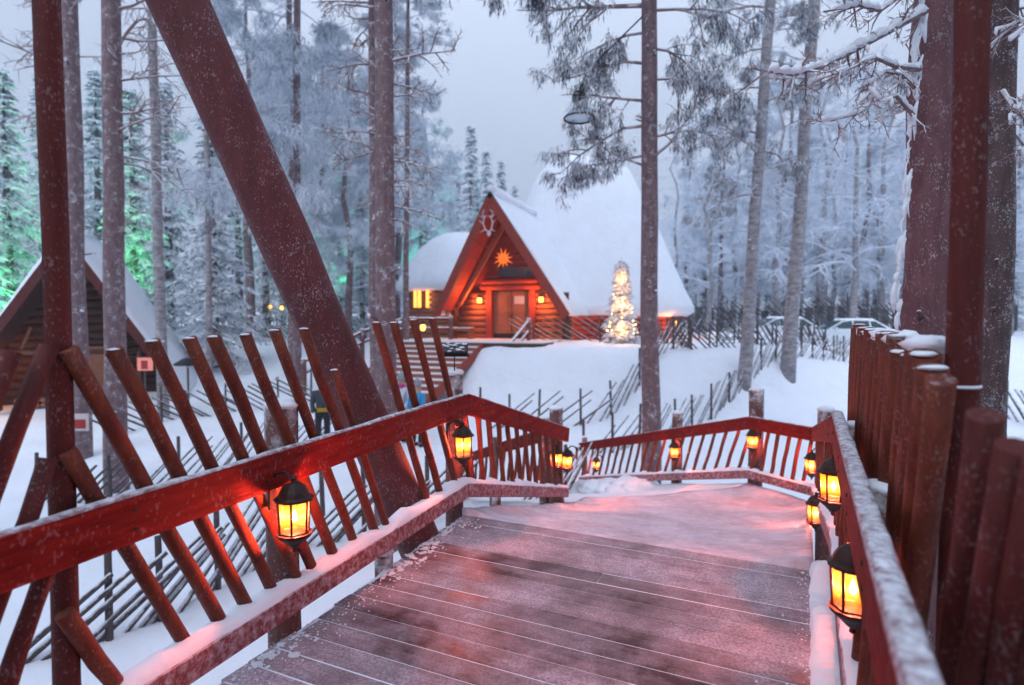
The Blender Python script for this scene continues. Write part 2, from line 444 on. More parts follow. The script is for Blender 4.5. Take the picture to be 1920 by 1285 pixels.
# snow covered ramp, landing and the path that goes on down to the left
def patch(mb, a, b, c_, d_, nu, nv, seed, edge=.0, seam=0):
    """a-b near edge, d_-c_ far edge (3D)"""
    vs_, fs_ = [], []
    for j in range(nv + 1):
        for i in range(nu + 1):
            u, v = i / nu, j / nv
            p = (a * (1 - u) + b * u) * (1 - v) + (d_ * (1 - u) + c_ * u) * v
            e = min(u, 1 - u)
            p = p + V((0, 0, .03 * nz(p.x * 1.6, p.y * 1.6, seed) * smooth(0, .1, v) + .016 * nz(p.x * 5, p.y * 5, seed) * smooth(0, .1, v) + .008 * nz(p.x * 13, p.y * 13, seed) + .05 * (1 - smooth(0, .12, e))))
            if seam: p.z += (.009 if j % 4 else -.004) * (.45 + .55 * smooth(-.2, .3, nz(p.x * .9, p.y * .9, 40)))
            vs_.append(p)
    for j in range(nv):
        for i in range(nu):
            q = j * (nu + 1) + i; fs_.append((q, q + 1, q + nu + 2, q + nu + 1))
    n0 = len(vs_)
    rim = [i for i in range(nu + 1)] + [(j + 1) * (nu + 1) + nu for j in range(nv)] + [nv * (nu + 1) + i for i in range(nu - 1, -1, -1)] + [j * (nu + 1) for j in range(nv - 1, 0, -1)]
    for i in rim: vs_.append(vs_[i] - V((0, 0, .14)))
    for k_ in range(len(rim)):
        a_, b_ = rim[k_], rim[(k_ + 1) % len(rim)]
        fs_.append((a_, n0 + k_, n0 + (k_ + 1) % len(rim), b_))
    mb.add(vs_, fs_)
def zz(p, z): return V((p.x, p.y, z))
mb = MB()
la, ra = S0 + V((-.02, 0, 0)), S0 + EA * 2.56
patch(mb, zz(la, .006), zz(ra, .010), zz(CR, ZP + .03), zz(EL, ZP + .03), 50, 108, 1, seam=27)
struct('snowy_ramp', mb, M['trod'], sm=True)
mb = MB()
CR2, BK2 = CR + V((.05, -.02, 0)), BK + V((.0, .02, 0))
patch(mb, zz(EL, ZP + .028), zz(CR2, ZP + .028), zz(BK2, ZP + .02), zz(EL + V((.25, .35, 0)), ZP + .02), 30, 10, 2)
struct('snowy_landing', mb, M['trod'], sm=True)
mb = MB()
patch(mb, zz(EL + V((.12, .1, 0)), ZP + .024), zz(BK2, ZP + .024), zz(BL + V((.2, .1, 0)), ZC), zz(CL, ZC), 26, 40, 3)
struct('snowy_path', mb, M['snow_fine'], sm=True)

# ------------------------------------------------------------------ railings
def snow_strip(p0, p1, w, h, seed, n=None, lump=.5):
    p0, p1 = V(p0), V(p1); L = (p1 - p0).length; n = n or max(6, int(L / .035))
    t = (p1 - p0).normalized(); a = t.cross(V((0, 0, 1))).normalized()
    vs_, fs_ = [], []; K = 7
    for i in range(n + 1):
        p = p0 + (p1 - p0) * (i / n)
        hh = h * (1 + lump * 1.6 * nz(i * L / n * 4.0, seed * 7.3) + lump * .8 * nz(i * L / n * 17, seed * 3.1))
        ww = w * (1 + .25 * nz(i * L / n * 6.0, seed * 1.7, 5)) / 2
        if i in (0, n): hh *= .35
        hh = max(.003, hh)
        for k in range(K):
            th = math.pi * k / (K - 1)
            vs_.append(p + a * (-math.cos(th) * ww) + V((0, 0, math.sin(th) ** .7 * hh)))
    for i in range(n):
        for k in range(K - 1):
            fs_.append((i * K + k, i * K + k + 1, (i + 1) * K + k + 1, (i + 1) * K + k))
    fs_.append(tuple(range(K - 1, -1, -1))); fs_.append(tuple(n * K + k for k in range(K)))
    return MB().add(vs_, fs_)

def pole(root, p_top, p_bot, r, mat, name='baluster', cap=False, seed=0):
    p_top, p_bot = V(p_top), V(p_bot); pts_, rr = [], []
    n = 5; L = (p_bot - p_top).length
    for i in range(n + 1):
        f = i / n; q = p_top.lerp(p_bot, f)
        q += V((.013 * nz(seed * 3.3, f * 3), .013 * nz(seed * 5.1, f * 3, 2), 0)) if 0 < i < n else V((0, 0, 0))
        pts_.append(q); rr.append(r * (1 + .15 * nz(seed * 2.7, f * 2.5, 3) + .12 * nz(seed * 9.1, 5)))
    b = MB().tube(pts_, rr, 10)
    o = part(name, b, mat, root, sm=False)
    for pl in o.data.polygons: pl.use_smooth = len(pl.vertices) == 4
    if cap:
        d = (p_top - p_bot).normalized()
        s_ = MB().blob(p_top + d * .001, r * .93, (1, 1, .22), .4, seed, 10, 5)
        part('snow_cap', s_, M['snow_fine'], o, sm=True)
    return o

def boards(root, p0, p1, z0, z1, out, seed, rail_h=1.0, frost=True, sag=0.0, rw=.17, kick=True, rail_mat=None, ext0=0.0, ext1=0.0):
    """top rail and kick board between p0 and p1 (inner faces on the line), heights over deck z0, z1"""
    t = (p1 - p0).normalized(); q0, q1 = p0 - t * ext0, p1 + t * ext1
    a = zz(q0, z0 + rail_h - rw / 2 - sag) + out * .024; b = zz(q1, z1 + rail_h - rw / 2) + out * .024
    o = part('top_rail', MB().beam(a, b, .048, rw, bev=.006), M['rail'], root)
    Lr = (b - a).length; nb_ = max(2, int(Lr / .62))
    for k in range(nb_):                                            # bolt heads and washers through the rail
        for dz in (.035, -.035):
            q = a.lerp(b, (k + .5) / nb_) + V((0, 0, dz)) - out * .024
            part('bolt', MB().tube([q + out * .002, q - out * .004], .0085, 8), M['iron'], o)
    s_ = snow_strip(a + V((0, 0, rw / 2 - .001)), b + V((0, 0, rw / 2 - .001)), .044, .010, seed)
    if frost: part('frost_on_rail', s_, M['rail_frost'], o, sm=True)
    if kick:
        a = zz(q0, z0 + .205) + out * .045; b = zz(q1, z1 + .205) + out * .045
        o = part('kick_board', MB().beam(a, b, .09, .115, bev=.006), M['kick'], root)
        s_ = snow_strip(a + V((0, 0, .056)) + out * .02, b + V((0, 0, .056)) + out * .02, .12, .040, seed + 9, lump=.6)
        part('snow_on_kick_board', s_, M['snow_fine'], o, sm=True)

def big_post(root, p, z_top, r, z_bot=None, seed=0, name='post', mat=None):
    zb = ground(p.x, p.y) - .2 if z_bot is None else z_bot
    o = pole(root, zz(p, z_top), zz(p, zb), r, mat or M['post'], name, False, seed)
    s_ = MB().blob((p.x, p.y, z_top + .004), r * 1.08, (1, 1, .38), .25, seed, 12, 6)
    part('snow_cap', s_, M['snow'], o, sm=True)
    return o

# left railing: level stretch beside the camera, then down along the ramp
outL = V((-re_d.y, re_d.x, 0)); outL = V((-.937, .349, 0))
railL = thing('boardwalk_railing', 'red railing with tall leaning poles on the left side of the boardwalk', 'railing', KL)
dirL = (l_rail(4) - l_rail(1)).normalized()
boards(railL, l_rail(-3.0), KL, 0, 0, outL, 1, sag=.09)
dirR1 = (EL - KL).normalized(); outL2 = V((-dirR1.y, dirR1.x, 0))
boards(railL, KL, EL, 0, ZP, outL2, 2, ext1=.05)
wallp = l_rail(0) + outL * .085                             # plane in which the poles stand
tops = [(285, 640), (213, 656), (355, 635), (400, 632), (460, 628), (515, 620), (570, 617), (627, 694), (705, 605), (738, 605), (775, 600), (810, 597)]
LEAN = .488
for i, (px, py) in enumerate(tops):
    p = onwall(px, py, wallp, dirL); h = p.z - .245
    pole(railL, p, p + dirL * LEAN * h - V((0, 0, h)), .0275 if i not in (7,) else .024, M['pole'], cap=True, seed=i + 1)
for i, (px, py) in enumerate([(128, 655), (128, 848), (120, 1150)]):
    p = onwall(px, py, wallp, dirL); h = max(.25, p.z - .245)
    pole(railL, p, p + dirL * LEAN * h - V((0, 0, h)), .030, M['pole'], seed=i + 31)
for i, (px, py) in enumerate([(92, 650), (90, 860), (90, 1060), (22, 660)]):
    p = onwall(px, py, wallp, dirL); h = max(.3, p.z - .245)
    pole(railL, p, p - dirL * LEAN * h * .8 - V((0, 0, h)), .030, M['pole_dark'], seed=i + 41)
d_ = 1.15
while d_ > -.6:
    p = zz(l_rail(d_) + outL * .085, 1.5 + rnd.uniform(-.05, .03))
    pole(railL, p, p - dirL * .4 * 1.25 - V((0, 0, 1.25)), .03, M['pole'], seed=int(d_ * 50) + 200); d_ -= .17
n = 12
for i in range(n):
    f = (i + .5) / n; q = KL.lerp(EL, f) + outL2 * .06; z = ZP * f
    p = zz(q - dirR1 * .08, z + .93 + .02); pole(railL, p, zz(q + dirR1 * .08, z + .22 - .02), .024, M['pole'], seed=i + 60)
for i, (px, d, zt, r) in enumerate([(525, 3.02, 1.16, .085), (716, 3.75, .10, .062), (851, 5.0, 1.15, .08), (930, 5.85, -.15, .05), (1043, 7.12, .53, .085)]):
    big_post(railL, V((xat(px, d), d, 0)), zt, r, seed=i + 71)
p = V((xat(1052, 7.3), 7.3, 0)); big_post(railL, p, -.62, .05, seed=79)

# railing on the far side of the path below, seen through the ramp railing
railC = thing('boardwalk_railing', 'short red railing down the far path, behind the end of the left railing', 'railing', EL)
dC = (CL - EL).normalized(); outC = V((-dC.y, dC.x, 0))
E2 = EL + dC * .25
boards(railC, E2, CL, ZP + .02, ZC, outC, 5)
for i in range(14):
    f = (i + .5) / 14; q = E2.lerp(CL, f) + outC * .06; z = ZP + (ZC - ZP) * f
    pole(railC, zz(q - dC * .08, z + .92), zz(q + dC * .1, z + .22), .024, M['pole'], seed=i + 90)
for f, s_ in ((.02, 1), (.5, 2), (.97, 3)):
    q = E2.lerp(CL, f) + outC * .16; big_post(railC, q, ZP + (ZC - ZP) * f + 1.12, .07, seed=100 + s_)

# railing across the back of the landing
railB = thing('boardwalk_railing', 'red railing behind the snowy landing with a raised middle post', 'railing', BK)
d1 = (BK - CR).normalized(); out1 = V((d1.y, -d1.x, 0)); d2 = (BL - BK).normalized(); out2 = V((d2.y, -d2.x, 0))
boards(railB, CR, BK, ZP, ZP, out1, 6)
boards(railB, BK, BL, ZP, ZC + .02, out2, 7)
n = 6
for i in range(n):
    f = (i + .5) / n; q = CR.lerp(BK, f) + out1 * .06
    pole(railB, zz(q - d1 * .06, ZP + .93), zz(q + d1 * .07, ZP + .22), .024, M['pole'], seed=i + 110)
n = 20
for i in range(n):
    f = (i + .5) / n; q = BK.lerp(BL, f) + out2 * .06; z = ZP + (ZC - ZP) * f
    pole(railB, zz(q - d2 * .16, z + .96), zz(q + d2 * .14, z + .18), .024, M['pole'], seed=i + 120)
for i, (px, d, zt, r) in enumerate([(1420, 8.25, .62, .10), (1272, 9.75, .06, .085), (1552, 7.42, .47, .10), (1097, 12.75, -.95, .06)]):
    big_post(railB, V((xat(px, d), d, 0)), zt, r, seed=i + 141)

# right railing, close to the camera, with its palisade of leaning poles
railR = thing('boardwalk_railing', 'red railing on the right, backed by a palisade of snow topped poles', 'railing', KR)
outR = V((re_d.y, -re_d.x, 0)); dR = (CR - KR).normalized(); outR2 = V((dR.y, -dR.x, 0))
boards(railR, r_rail(-1.2), KR, 0, 0, outR, 11, frost=False)
boards(railR, KR, CR, 0, ZP, outR2, 12)
# wide frosted handrail lying along the level stretch
a, b = zz(r_rail(-1.2), 1.014) + outR * .032, zz(KR, 1.014) + outR * .032
o = part('hand_rail', MB().beam(a, b, .064, .026, bev=.006), M['kick'], railR)
part('frost_on_rail', snow_strip(a + V((0, 0, .015)), b + V((0, 0, .015)), .058, .010, 33, lump=1.2), M['rail_frost'], o, sm=True)
pr = random.Random(9)
d_ = 3.98; i = 0
while d_ > 1.32:
    q = V((.33 + .505 * d_, d_, 0)); zt = 1.555 - .02 * (4 - d_) - .10 * smooth(1.7, 1.2, d_) + pr.uniform(-.035, .03)
    h = zt + .1
    pole(railR, zz(q, zt), zz(q + re_d * .40 * h, -.1), pr.uniform(.033, .042), M['pole'], 'palisade_pole', d_ > 1.5, 160 + i)
    d_ -= pr.uniform(.095, .15) * (1.0 if i % 5 else 1.35); i += 1
for px, d, zt in ((1852, 1.08, 1.425), (1912, 1.0, 1.385), (1975, .95, 1.37), (2040, .9, 1.35)):
    q = V((xat(px, d), d, 0)); pole(railR, zz(q, zt), zz(q + re_d * .55, -.1), .032, M['pole_dark'], 'palisade_pole', False, int(px))
pr = random.Random(4)
for i, d in enumerate([3.5, 3.1, 2.75, 2.2, 1.75]):                    # loose snow resting between the pole tops
    q = V((.36 + .505 * d, d, 1.53))
    part('snow_clump', MB().blob(q, pr.uniform(.05, .075), (1.1, 1.3, .55), .5, i + 5, 10, 6), M['snow'], railR, sm=True)
n = 14
for i in range(n):
    f = (i + .5) / n; q = KR.lerp(CR, f) + outR2 * .06; z = ZP * f
    pole(railR, zz(q - dR * .1, z + .93), zz(q + dR * .1, z + .22), .022, M['pole'], seed=i + 190)
for i, (d, zt) in enumerate([(2.3, .95), (3.55, .97), (.9, .95)]):
    big_post(railR, r_rail(d) + outR * .13, zt, .07, seed=210 + i)
big_post(railR, KR.lerp(CR, .42) + outR2 * .1, ZP * .42 + .9, .06, seed=215)
n = 11
for i in range(n):                                                  # short poles under the level right rail
    d = .9 + i * .25; q = r_rail(d) + outR * .055
    pole(railR, zz(q - re_d * .12, .88), zz(q + re_d * .16, .22), .024, M['pole'], seed=i + 230)

# portal posts standing up through the railings
def portal(px, d, label, r, seed, lean=0.0):
    p = V((xat(px, d), d, 0)); g = ground(p.x, p.y)
    o = pole(None, V((p.x + lean, p.y, 4.6)), zz(p, g - .1), r, M['pole_dark'], 'portal_post', False, seed)
    return tag(o, label, 'post')
portal(107, 1.98, 'tall dark red pole rising beside the left railing to the top of the picture', .043, 301)
portal(1796, 1.62, 'tall dark red pole in front of the thick right trunk, behind the palisade', .046, 302, .02)
mb = MB(); p = V((xat(1796, 1.62), 1.62, 1.42))
for k in range(1): mb.tube([p + V((.053 * math.cos(w), .056 * math.sin(w), .012 * k)) for w in [j * math.pi / 6 for j in range(13)]], .004, 6)
tag(link('rope_binding', mb.mesh('rope_binding', M['snow_fine'], True)), 'frosted rope wound round the dark red pole at the right', 'rope')

# thick leaning log behind the left railing
a = at(772, 985, 4.35); b = at(330, -10, 3.75); dlt = (b - a)
gz = ground(a.x, a.y) - .2; t_ = (gz - a.z) / dlt.z
a2 = a + dlt * t_; b2 = a + dlt * 1.25
pts_ = [a2.lerp(b2, i / 14) + V((.012 * nz(i * .7, 2), 0, 0)) for i in range(15)]
solo('leaning_log', MB().tube(pts_, [.150 + .012 * nz(i * .6, 9) + .0025 * i for i in range(15)], 28), M['log'],
     'thick frosted log leaning left across the picture behind the left railing', 'log', sm=True)

# loose snow along the deck edges and at the mouth of the path
mb = MB(); pr = random.Random(21)
for i in range(1700):
    s_ = pr.uniform(-5.2, -.05)
    o = S0 + ED * s_
    if pr.random() < .55: t_ = line_hit(o, EA, l_edge(0), le_d) + abs(pr.gauss(0, .11))
    else: t_ = line_hit(o, EA, r_rail(0), re_d) - .02 - abs(pr.gauss(0, .10))
    q = o + EA * t_; r = pr.uniform(.002, .0065) * (2.0 if pr.random() < .06 else 1)
    mb.blob((q.x, q.y, r * .35), r, (1, 1, .7), .5, i, 6, 4)
for i in range(420):
    d_ = pr.uniform(1.0, 4.72); q = l_edge(d_) + EA * (.01 + abs(pr.gauss(0, .055)))
    if nz(d_ * 2.2, 7.7) > -.22: mb.blob((q.x, q.y, -.001), pr.uniform(.006, .020), (1.2, 1.3, .4), .8, i, 9, 5)
solo('snow_crumbs', mb, M['snow_grit'], 'loose crumbs of trodden snow along both edges of the deck', 'snow', kind='stuff')
o = MB(); pr = random.Random(5)
for i in range(90):
    f = pr.random(); q = zz(BL.lerp(BK, f * .55), ZC + (ZP - ZC) * f * .55) + V((-.15 + pr.uniform(-.35, .15), pr.uniform(-.3, .2), .1))
    o.blob(q - V((0, 0, .06)), pr.uniform(.08, .26), (1.4, 1.3, .5), .55, i, 12, 7)
solo('snow_bank', o, M['snow'], 'heaped snow bank at the low left end of the back railing', 'snow bank', sm=True, kind='stuff')
# snow ridge along the foot of the right railing
o = MB()
for d0, d1_ in ((.9, 3.69),):
    q0, q1 = zz(r_rail(d0), .0) + outR * -.02, zz(r_rail(d1_), .0) + outR * -.02
    o = snow_strip(q0, q1, .17, .065, 77, lump=1.3)
solo('snow_ridge', o, M['snow'], 'lumpy ridge of snow along the foot of the right railing', 'snow', sm=True, kind='stuff')

# ------------------------------------------------------------------ lanterns
def hexp(r, z, k): w = math.pi / 3 * k + math.pi / 6; return V((r * math.cos(w), r * math.sin(w), z))
LZ0, LZ1, LR0, LR1 = -.075, .08, .066, .074
def lantern_proto():
    t = thing('lantern', 'x', 'lantern', (0, 0, 0), 0, 'lit lanterns along the boardwalk railings')
    f = MB()
    for k in range(6): f.tube([hexp(LR0, LZ0, k), hexp(LR1, LZ1, k)], .0055, 6)
    for z, r in ((LZ0, LR0), (LZ1, LR1)):
        for k in range(6): f.tube([hexp(r, z, k), hexp(r, z, k + 1)], .007, 6)
    part('frame', f, M['iron'], t, local=True)
    c_ = MB().lathe([(.088, .078), (.090, .088), (.074, .098), (.066, .118), (.052, .140), (.030, .156), (.014, .162), (.012, .170), (.016, .178), (.006, .190)], 12, ph=math.pi / 12)
    part('cap', c_, M['iron'], t, local=True)
    b_ = MB().lathe([(.004, -.172), (.012, -.165), (.008, -.152), (.022, -.142), (.045, -.118), (.072, -.096), (.080, -.086), (.082, -.076)], 12, ph=math.pi / 12)
    part('base', b_, M['iron'], t, local=True)
    for k in range(6):
        g = MB(); i_ = .9
        g.add([hexp(LR0 * .97, LZ0 + .004, k), hexp(LR0 * .97, LZ0 + .004, k + 1), hexp(LR1 * .97, LZ1 - .004, k + 1), hexp(LR1 * .97, LZ1 - .004, k)], [(0, 1, 2, 3)])
        part('pane', g, M['pane'], t, local=True)
    part('bulb', MB().lathe([(.004, -.03), (.012, -.018), (.015, 0), (.010, .016), (.003, .032)], 10), M['bulb'], t, sm=True, local=True)
    br = MB().tube([V((0, 0, .165)), V((0, .05, .20)), V((0, .10, .19)), V((0, .125, .15))], .008, 6)
    br.box((0, .13, .10), (.04, .012, .16))
    part('bracket', br, M['iron'], t, local=True)
    ld = bpy.data.lights.new('lantern_light', 'POINT'); ld.energy = LANTERN_W; ld.color = (1, .20, .19); ld.shadow_soft_size = .02
    lo = bpy.data.objects.new('lantern_light', ld); COL.objects.link(lo); lo.parent = t
    return t
LANTERN_W = 118.0
proto = lantern_proto()
LANT = [
    (552, 968, 2.70, outL, 'large lit lantern under the left railing, nearest the camera'),
    (868, 836, 4.62, outL, 'lit lantern hanging under the bend of the left railing'),
    (1043, 862, 6.92, outL2, 'lit lantern on the end post of the left railing, in front'),
    (1064, 866, 7.5, -outC, 'lit lantern half hidden behind the end of the left railing'),
    (1118, 872, 12.0, out2, 'smallest lit lantern at the low left end of the back railing'),
    (1264, 848, 9.45, out2, 'lit lantern in the middle of the sloping back railing'),
    (1411, 828, 7.95, out2, 'lit lantern on the raised post of the back railing'),
    (1522, 873, 7.05, out1, 'lit lantern on the landing corner, half hidden by the right railing'),
    (1530, 962, 5.25, outR2, 'low lit lantern down the ramp under the right railing'),
    (1563, 912, 3.35, outR, 'lit lantern at the bend of the right railing'),
    (1600, 1102, 2.12, outR, 'large lit lantern on the right railing, nearest the camera'),
]
LANT += [(V((r_rail(-.9).x - .08, -.9, .62)), 0, 0, outR, 'unseen lit lantern added on the right railing just behind the viewpoint'),  # unseen lanterns, added to throw pink light over the near deck
         (V((l_rail(-2.6).x, -2.6, .62)) - outL * .12, 0, 0, outL, 'unseen lit lantern added on the left railing farthest behind the viewpoint'),
         ]
for i, (px, py, d, o_, lab) in enumerate(LANT):
    p = at(px, py, d) if d else px; rz = math.atan2(-o_.x, o_.y)
    if i == 0: proto.location = p; proto.rotation_euler = (0, 0, rz); proto['label'] = lab
    else: dup(proto, p, rz, lab)
# ------------------------------------------------------------------ cabin
AX = V((math.sin(R(20)), math.cos(R(20)), 0)); RX = V((AX.y, -AX.x, 0)); UP = V((0, 0, 1))
D0 = at(960, 637, 25.7); ZT = D0.z                      # door sill
def cl(f, r, z): return D0 - AX * f + RX * r + UP * z   # forward of the door, to the right, above the sill
cabin = thing('log_cabin', 'red timber cabin with steep snow covered roof and lit gabled porch', 'cabin', D0)
F_AP, F_BASE, GZ, GHW, AZ_ = 2.5, 1.6, 1.30, 2.62, 5.68
def gable_pt(f, side, t, dz=0.0, out=0.0):
    """on the porch roof: t 0 at the eave, 1 at the ridge"""
    hw = (GHW + out) * (1 - t); return cl(f, side * hw, GZ + (AZ_ - GZ) * t + dz)
for side in (-1, 1):                                     # porch roof slopes: boards inside, snow outside
    b = MB(); n_ = 8
    for i in range(n_):
        t0, t1 = i / n_, (i + .97) / n_
        fa = lambda t: F_BASE + (F_AP - F_BASE) * t
        q = [gable_pt(fa(t0), side, t0), gable_pt(fa(t1), side, t1), gable_pt(-5.0, side, t1), gable_pt(-5.0, side, t0)]
        nrm = (q[1] - q[0]).cross(q[3] - q[0]).normalized() * (.05 if side > 0 else -.05)
        bb = MB().add(q + [p + nrm for p in q], [(0, 1, 2, 3), (7, 6, 5, 4), (0, 4, 5, 1), (1, 5, 6, 2), (2, 6, 7, 3), (3, 7, 4, 0)])
        part('roof_board', bb, M['timber_red'], cabin)
    # bargeboard
    a, b_ = gable_pt(F_BASE + .05, side, -.06, -.05, .1), gable_pt(F_AP + .05, side, 1.0, -.05)
    part('bargeboard', MB().beam(a, b_, .07, .34, AX.cross((b_ - a).normalized())), M['timber_red'], cabin)
    a, b_ = gable_pt(F_BASE + .02, side, -.08, .18, .1), gable_pt(F_AP + .04, side, 1.0, .2)
    part('roof_edge', MB().beam(a, b_, .10, .09, AX.cross((b_ - a).normalized())), M['black'], cabin)
    g = MB(); K, J = 12, 16; vs_, fs_ = [], []
    for j in range(J + 1):
        for k_ in range(K + 1):
            t, v = -.07 + 1.07 * k_ / K, j / J
            f = (F_BASE + (F_AP - F_BASE) * max(0, t)) * (1 - v) + (-5.4) * v
            p = gable_pt(f + .02, side, t, .30 + .10 * nz(f * .9, t * 3, side) + .10 * (1 - abs(2 * min(1, v * 6) - 1)) * 0, .12)
            vs_.append(p)
    for j in range(J):
        for k_ in range(K):
            q = j * (K + 1) + k_; fs_.append((q, q + 1, q + K + 2, q + K + 1))
    n0 = len(vs_)
    low = []
    for k_ in range(K + 1): low.append(vs_[k_] - UP * .17)
    vs_ += low
    for k_ in range(K): fs_.append((k_, n0 + k_, n0 + k_ + 1, k_ + 1))
    n1 = len(vs_); vs_ += [vs_[j * (K + 1)] - UP * .24 for j in range(J + 1)]
    for j in range(J): fs_.append((j * (K + 1), (j + 1) * (K + 1), n1 + j + 1, n1 + j))
    part('roof_snow', g.add(vs_, fs_), M['snow'], cabin, sm=True)
ridge = [cl(F_AP + .05 - i * .5, 0, AZ_ + .36 + .03 * nz(i * .6, 3)) for i in range(16)]
part('ridge_snow', MB().tube(ridge, .16, 10), M['snow'], cabin, sm=True)
# big roof of the main hall
HC = V((3.75, 31.2, 0)); HZ = EYE.z
hall = MB(); vs_, fs_ = [], []; n_ = 64
prof = [(5.15, .20), (5.45, .42), (5.40, .75), (5.0, 1.6), (4.45, 2.9), (3.9, 4.2), (3.35, 5.5), (2.8, 6.7), (2.35, 7.6), (1.8, 8.15), (1.0, 8.45), (.2, 8.55)]
for i, (r, z) in enumerate(prof):
    for k_ in range(n_):
        w = 2 * math.pi * k_ / n_
        e = .62
        cx, sy = math.copysign(abs(math.cos(w)) ** e, math.cos(w)), math.copysign(abs(math.sin(w)) ** e, math.sin(w))
        rr = r * (1 + .028 * nz(math.cos(w) * 2, math.sin(w) * 2, z * .7) + .010 * nz(math.cos(w) * 7, math.sin(w) * 7, z * 2))
        vs_.append(V((HC.x + cx * rr, HC.y + sy * rr * .86, HZ + z + .06 * nz(w * 2, z))))
for i in range(len(prof) - 1):
    for k_ in range(n_):
        k2 = (k_ + 1) % n_; fs_.append((i * n_ + k_, i * n_ + k2, (i + 1) * n_ + k2, (i + 1) * n_ + k_))
fs_.append(tuple(range(n_ - 1, -1, -1))); fs_.append(tuple((len(prof) - 1) * n_ + k_ for k_ in range(n_)))
part('hall_roof_snow', hall.add(vs_, fs_), M['snow'], cabin, sm=True)
for z0 in [ZT - .1 + .24 * i for i in range(7)]:          # hall wall logs
    lg = MB().tube([V((HC.x + math.copysign(abs(math.cos(w)) ** .6, math.cos(w)) * 4.75, HC.y + math.copysign(abs(math.sin(w)) ** .6, math.sin(w)) * 4.0, z0 + .12)) for w in [2 * math.pi * k_ / 48 for k_ in range(49)]], .13, 8, False)
    part('wall_log', lg, M['timber_red'], cabin, sm=True)
part('eave_board', MB().lathe([(5.2, HZ + .02), (5.26, HZ + .02), (5.26, HZ + .22), (5.2, HZ + .22)], 48, (HC.x, HC.y, 0), sy=.86), M['timber_red'], cabin)
# porch back wall: log courses left and right of the door, gable boards above
for side in (-1, 1):
    for i in range(8):
        a, b_ = cl(0, side * 1.02, .13 + .26 * i), cl(0, side * min(2.7, GHW * (1 - (.13 + .26 * i + .12 - GZ) / (AZ_ - GZ)) - .1), .13 + .26 * i)
        part('wall_log', MB().tube([a, b_], .135, 10), M['timber'], cabin, sm=True)
    part('corner_post', MB().tube([cl(.5, side * 2.55, -.1), cl(.5, side * 2.55, 2.0)], .14, 10), M['timber_dark'], cabin, sm=True)
    part('door_post', MB().box(cl(.12, side * .99, 1.1), (.26, .3, 2.35), -R(20)), M['timber_red'], cabin)
    part('porch_rafter', MB().beam(cl(.55, side * 2.3, 1.5), cl(.75, 0, 5.0), .16, .2, AX), M['timber'], cabin)
for i in range(9):
    z = 2.62 + i * .3; hw = 2.62 * (1 - (z - GZ) / (AZ_ - GZ)) + .1
    part('gable_board', MB().box(cl(-.05, 0, z), (2 * hw, .05, .285), -R(20)), M['timber_red'], cabin)
part('gable_window', MB().box(cl(.02, .15, 2.95), (1.5, .05, .42), -R(20)), M['glass_dark'], cabin)
part('lintel', MB().tube([cl(.22, -1.35, 2.28), cl(.22, 1.35, 2.28)], .12, 10), M['timber_red'], cabin, sm=True)
part('lintel', MB().tube([cl(.30, -1.25, 2.53), cl(.30, 1.25, 2.53)], .11, 10), M['timber_red'], cabin, sm=True)
for side in (-1, 1):
    dr = part('door', MB().box(cl(.05, side * .43, 1.05), (.80, .06, 2.06), -R(20)), M['timber'], cabin)
    for zc, hh in ((1.55, .80), (.62, .72)):
        part('door_panel', MB().box(cl(.09, side * .43, zc), (.56, .03, hh), -R(20)), M['timber'], dr)
    part('handle', MB().tube([cl(.13, side * .07, .95), cl(.13, side * .07, 1.2)], .018, 6), M['black'], dr)
part('door_frame', MB().box(cl(.07, 0, 2.12), (1.72, .1, .08), -R(20)), M['timber_dark'], cabin)
part('door_kick_plate', MB().box(cl(.085, 0, .14), (1.62, .04, .26), -R(20)), M['black'], cabin)
solo('notice', MB().box(cl(.125, .38, 1.72), (.46, .012, .34), -R(20)), M['paper'], 'pale paper notice on the right leaf of the cabin door', 'notice')
for side, lab in ((-1, 'square lit wall lamp left of the cabin door'), (1, 'square lit wall lamp right of the cabin door')):
    p = cl(.30, side * 1.42, 1.72)
    w = thing('wall_lamp', lab, 'lamp', p, group='lamps beside the cabin door')
    part('glass', MB().box(p, (.16, .16, .22), -R(20)), M['warm_lamp'], w)
    part('roof', MB().lathe([(.16, .11), (.14, .14), (.02, .22)], 4, p, ph=R(25)), M['black'], w)
    part('arm', MB().tube([p + AX * .16 + UP * .14, p + UP * .18], .02, 6), M['black'], w)
    ld = bpy.data.lights.new('wall_lamp_light', 'POINT'); ld.energy = 120; ld.color = (1, .24, .05); ld.shadow_soft_size = .1
    lo = bpy.data.objects.new('wall_lamp_light', ld); COL.objects.link(lo); lo.parent = w; lo.location = -AX * .3
# wall lamps under the hall eaves
for px, d, lab, pw in ((1064, 25.9, 'wall lamp glowing at the hall corner right of the porch', 110), (1283, 27.5, 'wall lamp glowing under the right end of the hall eave', 45)):
    p = at(px, 596, d) if px < 1200 else V((HC.x + 3.75, HC.y - 4.12, HZ - .12))
    w = thing('wall_lamp', lab, 'lamp', p)
    part('glass', MB().lathe([(.05, -.12), (.09, -.08), (.09, .08), (.04, .12)], 10, p), M['warm_lamp'], w)
    part('cap', MB().lathe([(.12, .12), (.10, .16), (.02, .22)], 10, p), M['black'], w)
    ld = bpy.data.lights.new('wall_lamp_light', 'POINT'); ld.energy = pw; ld.color = (1, .30, .06); ld.shadow_soft_size = .1
    lo = bpy.data.objects.new('wall_lamp_light', ld); COL.objects.link(lo); lo.parent = w; lo.location = (-.1, -.12, -.12)
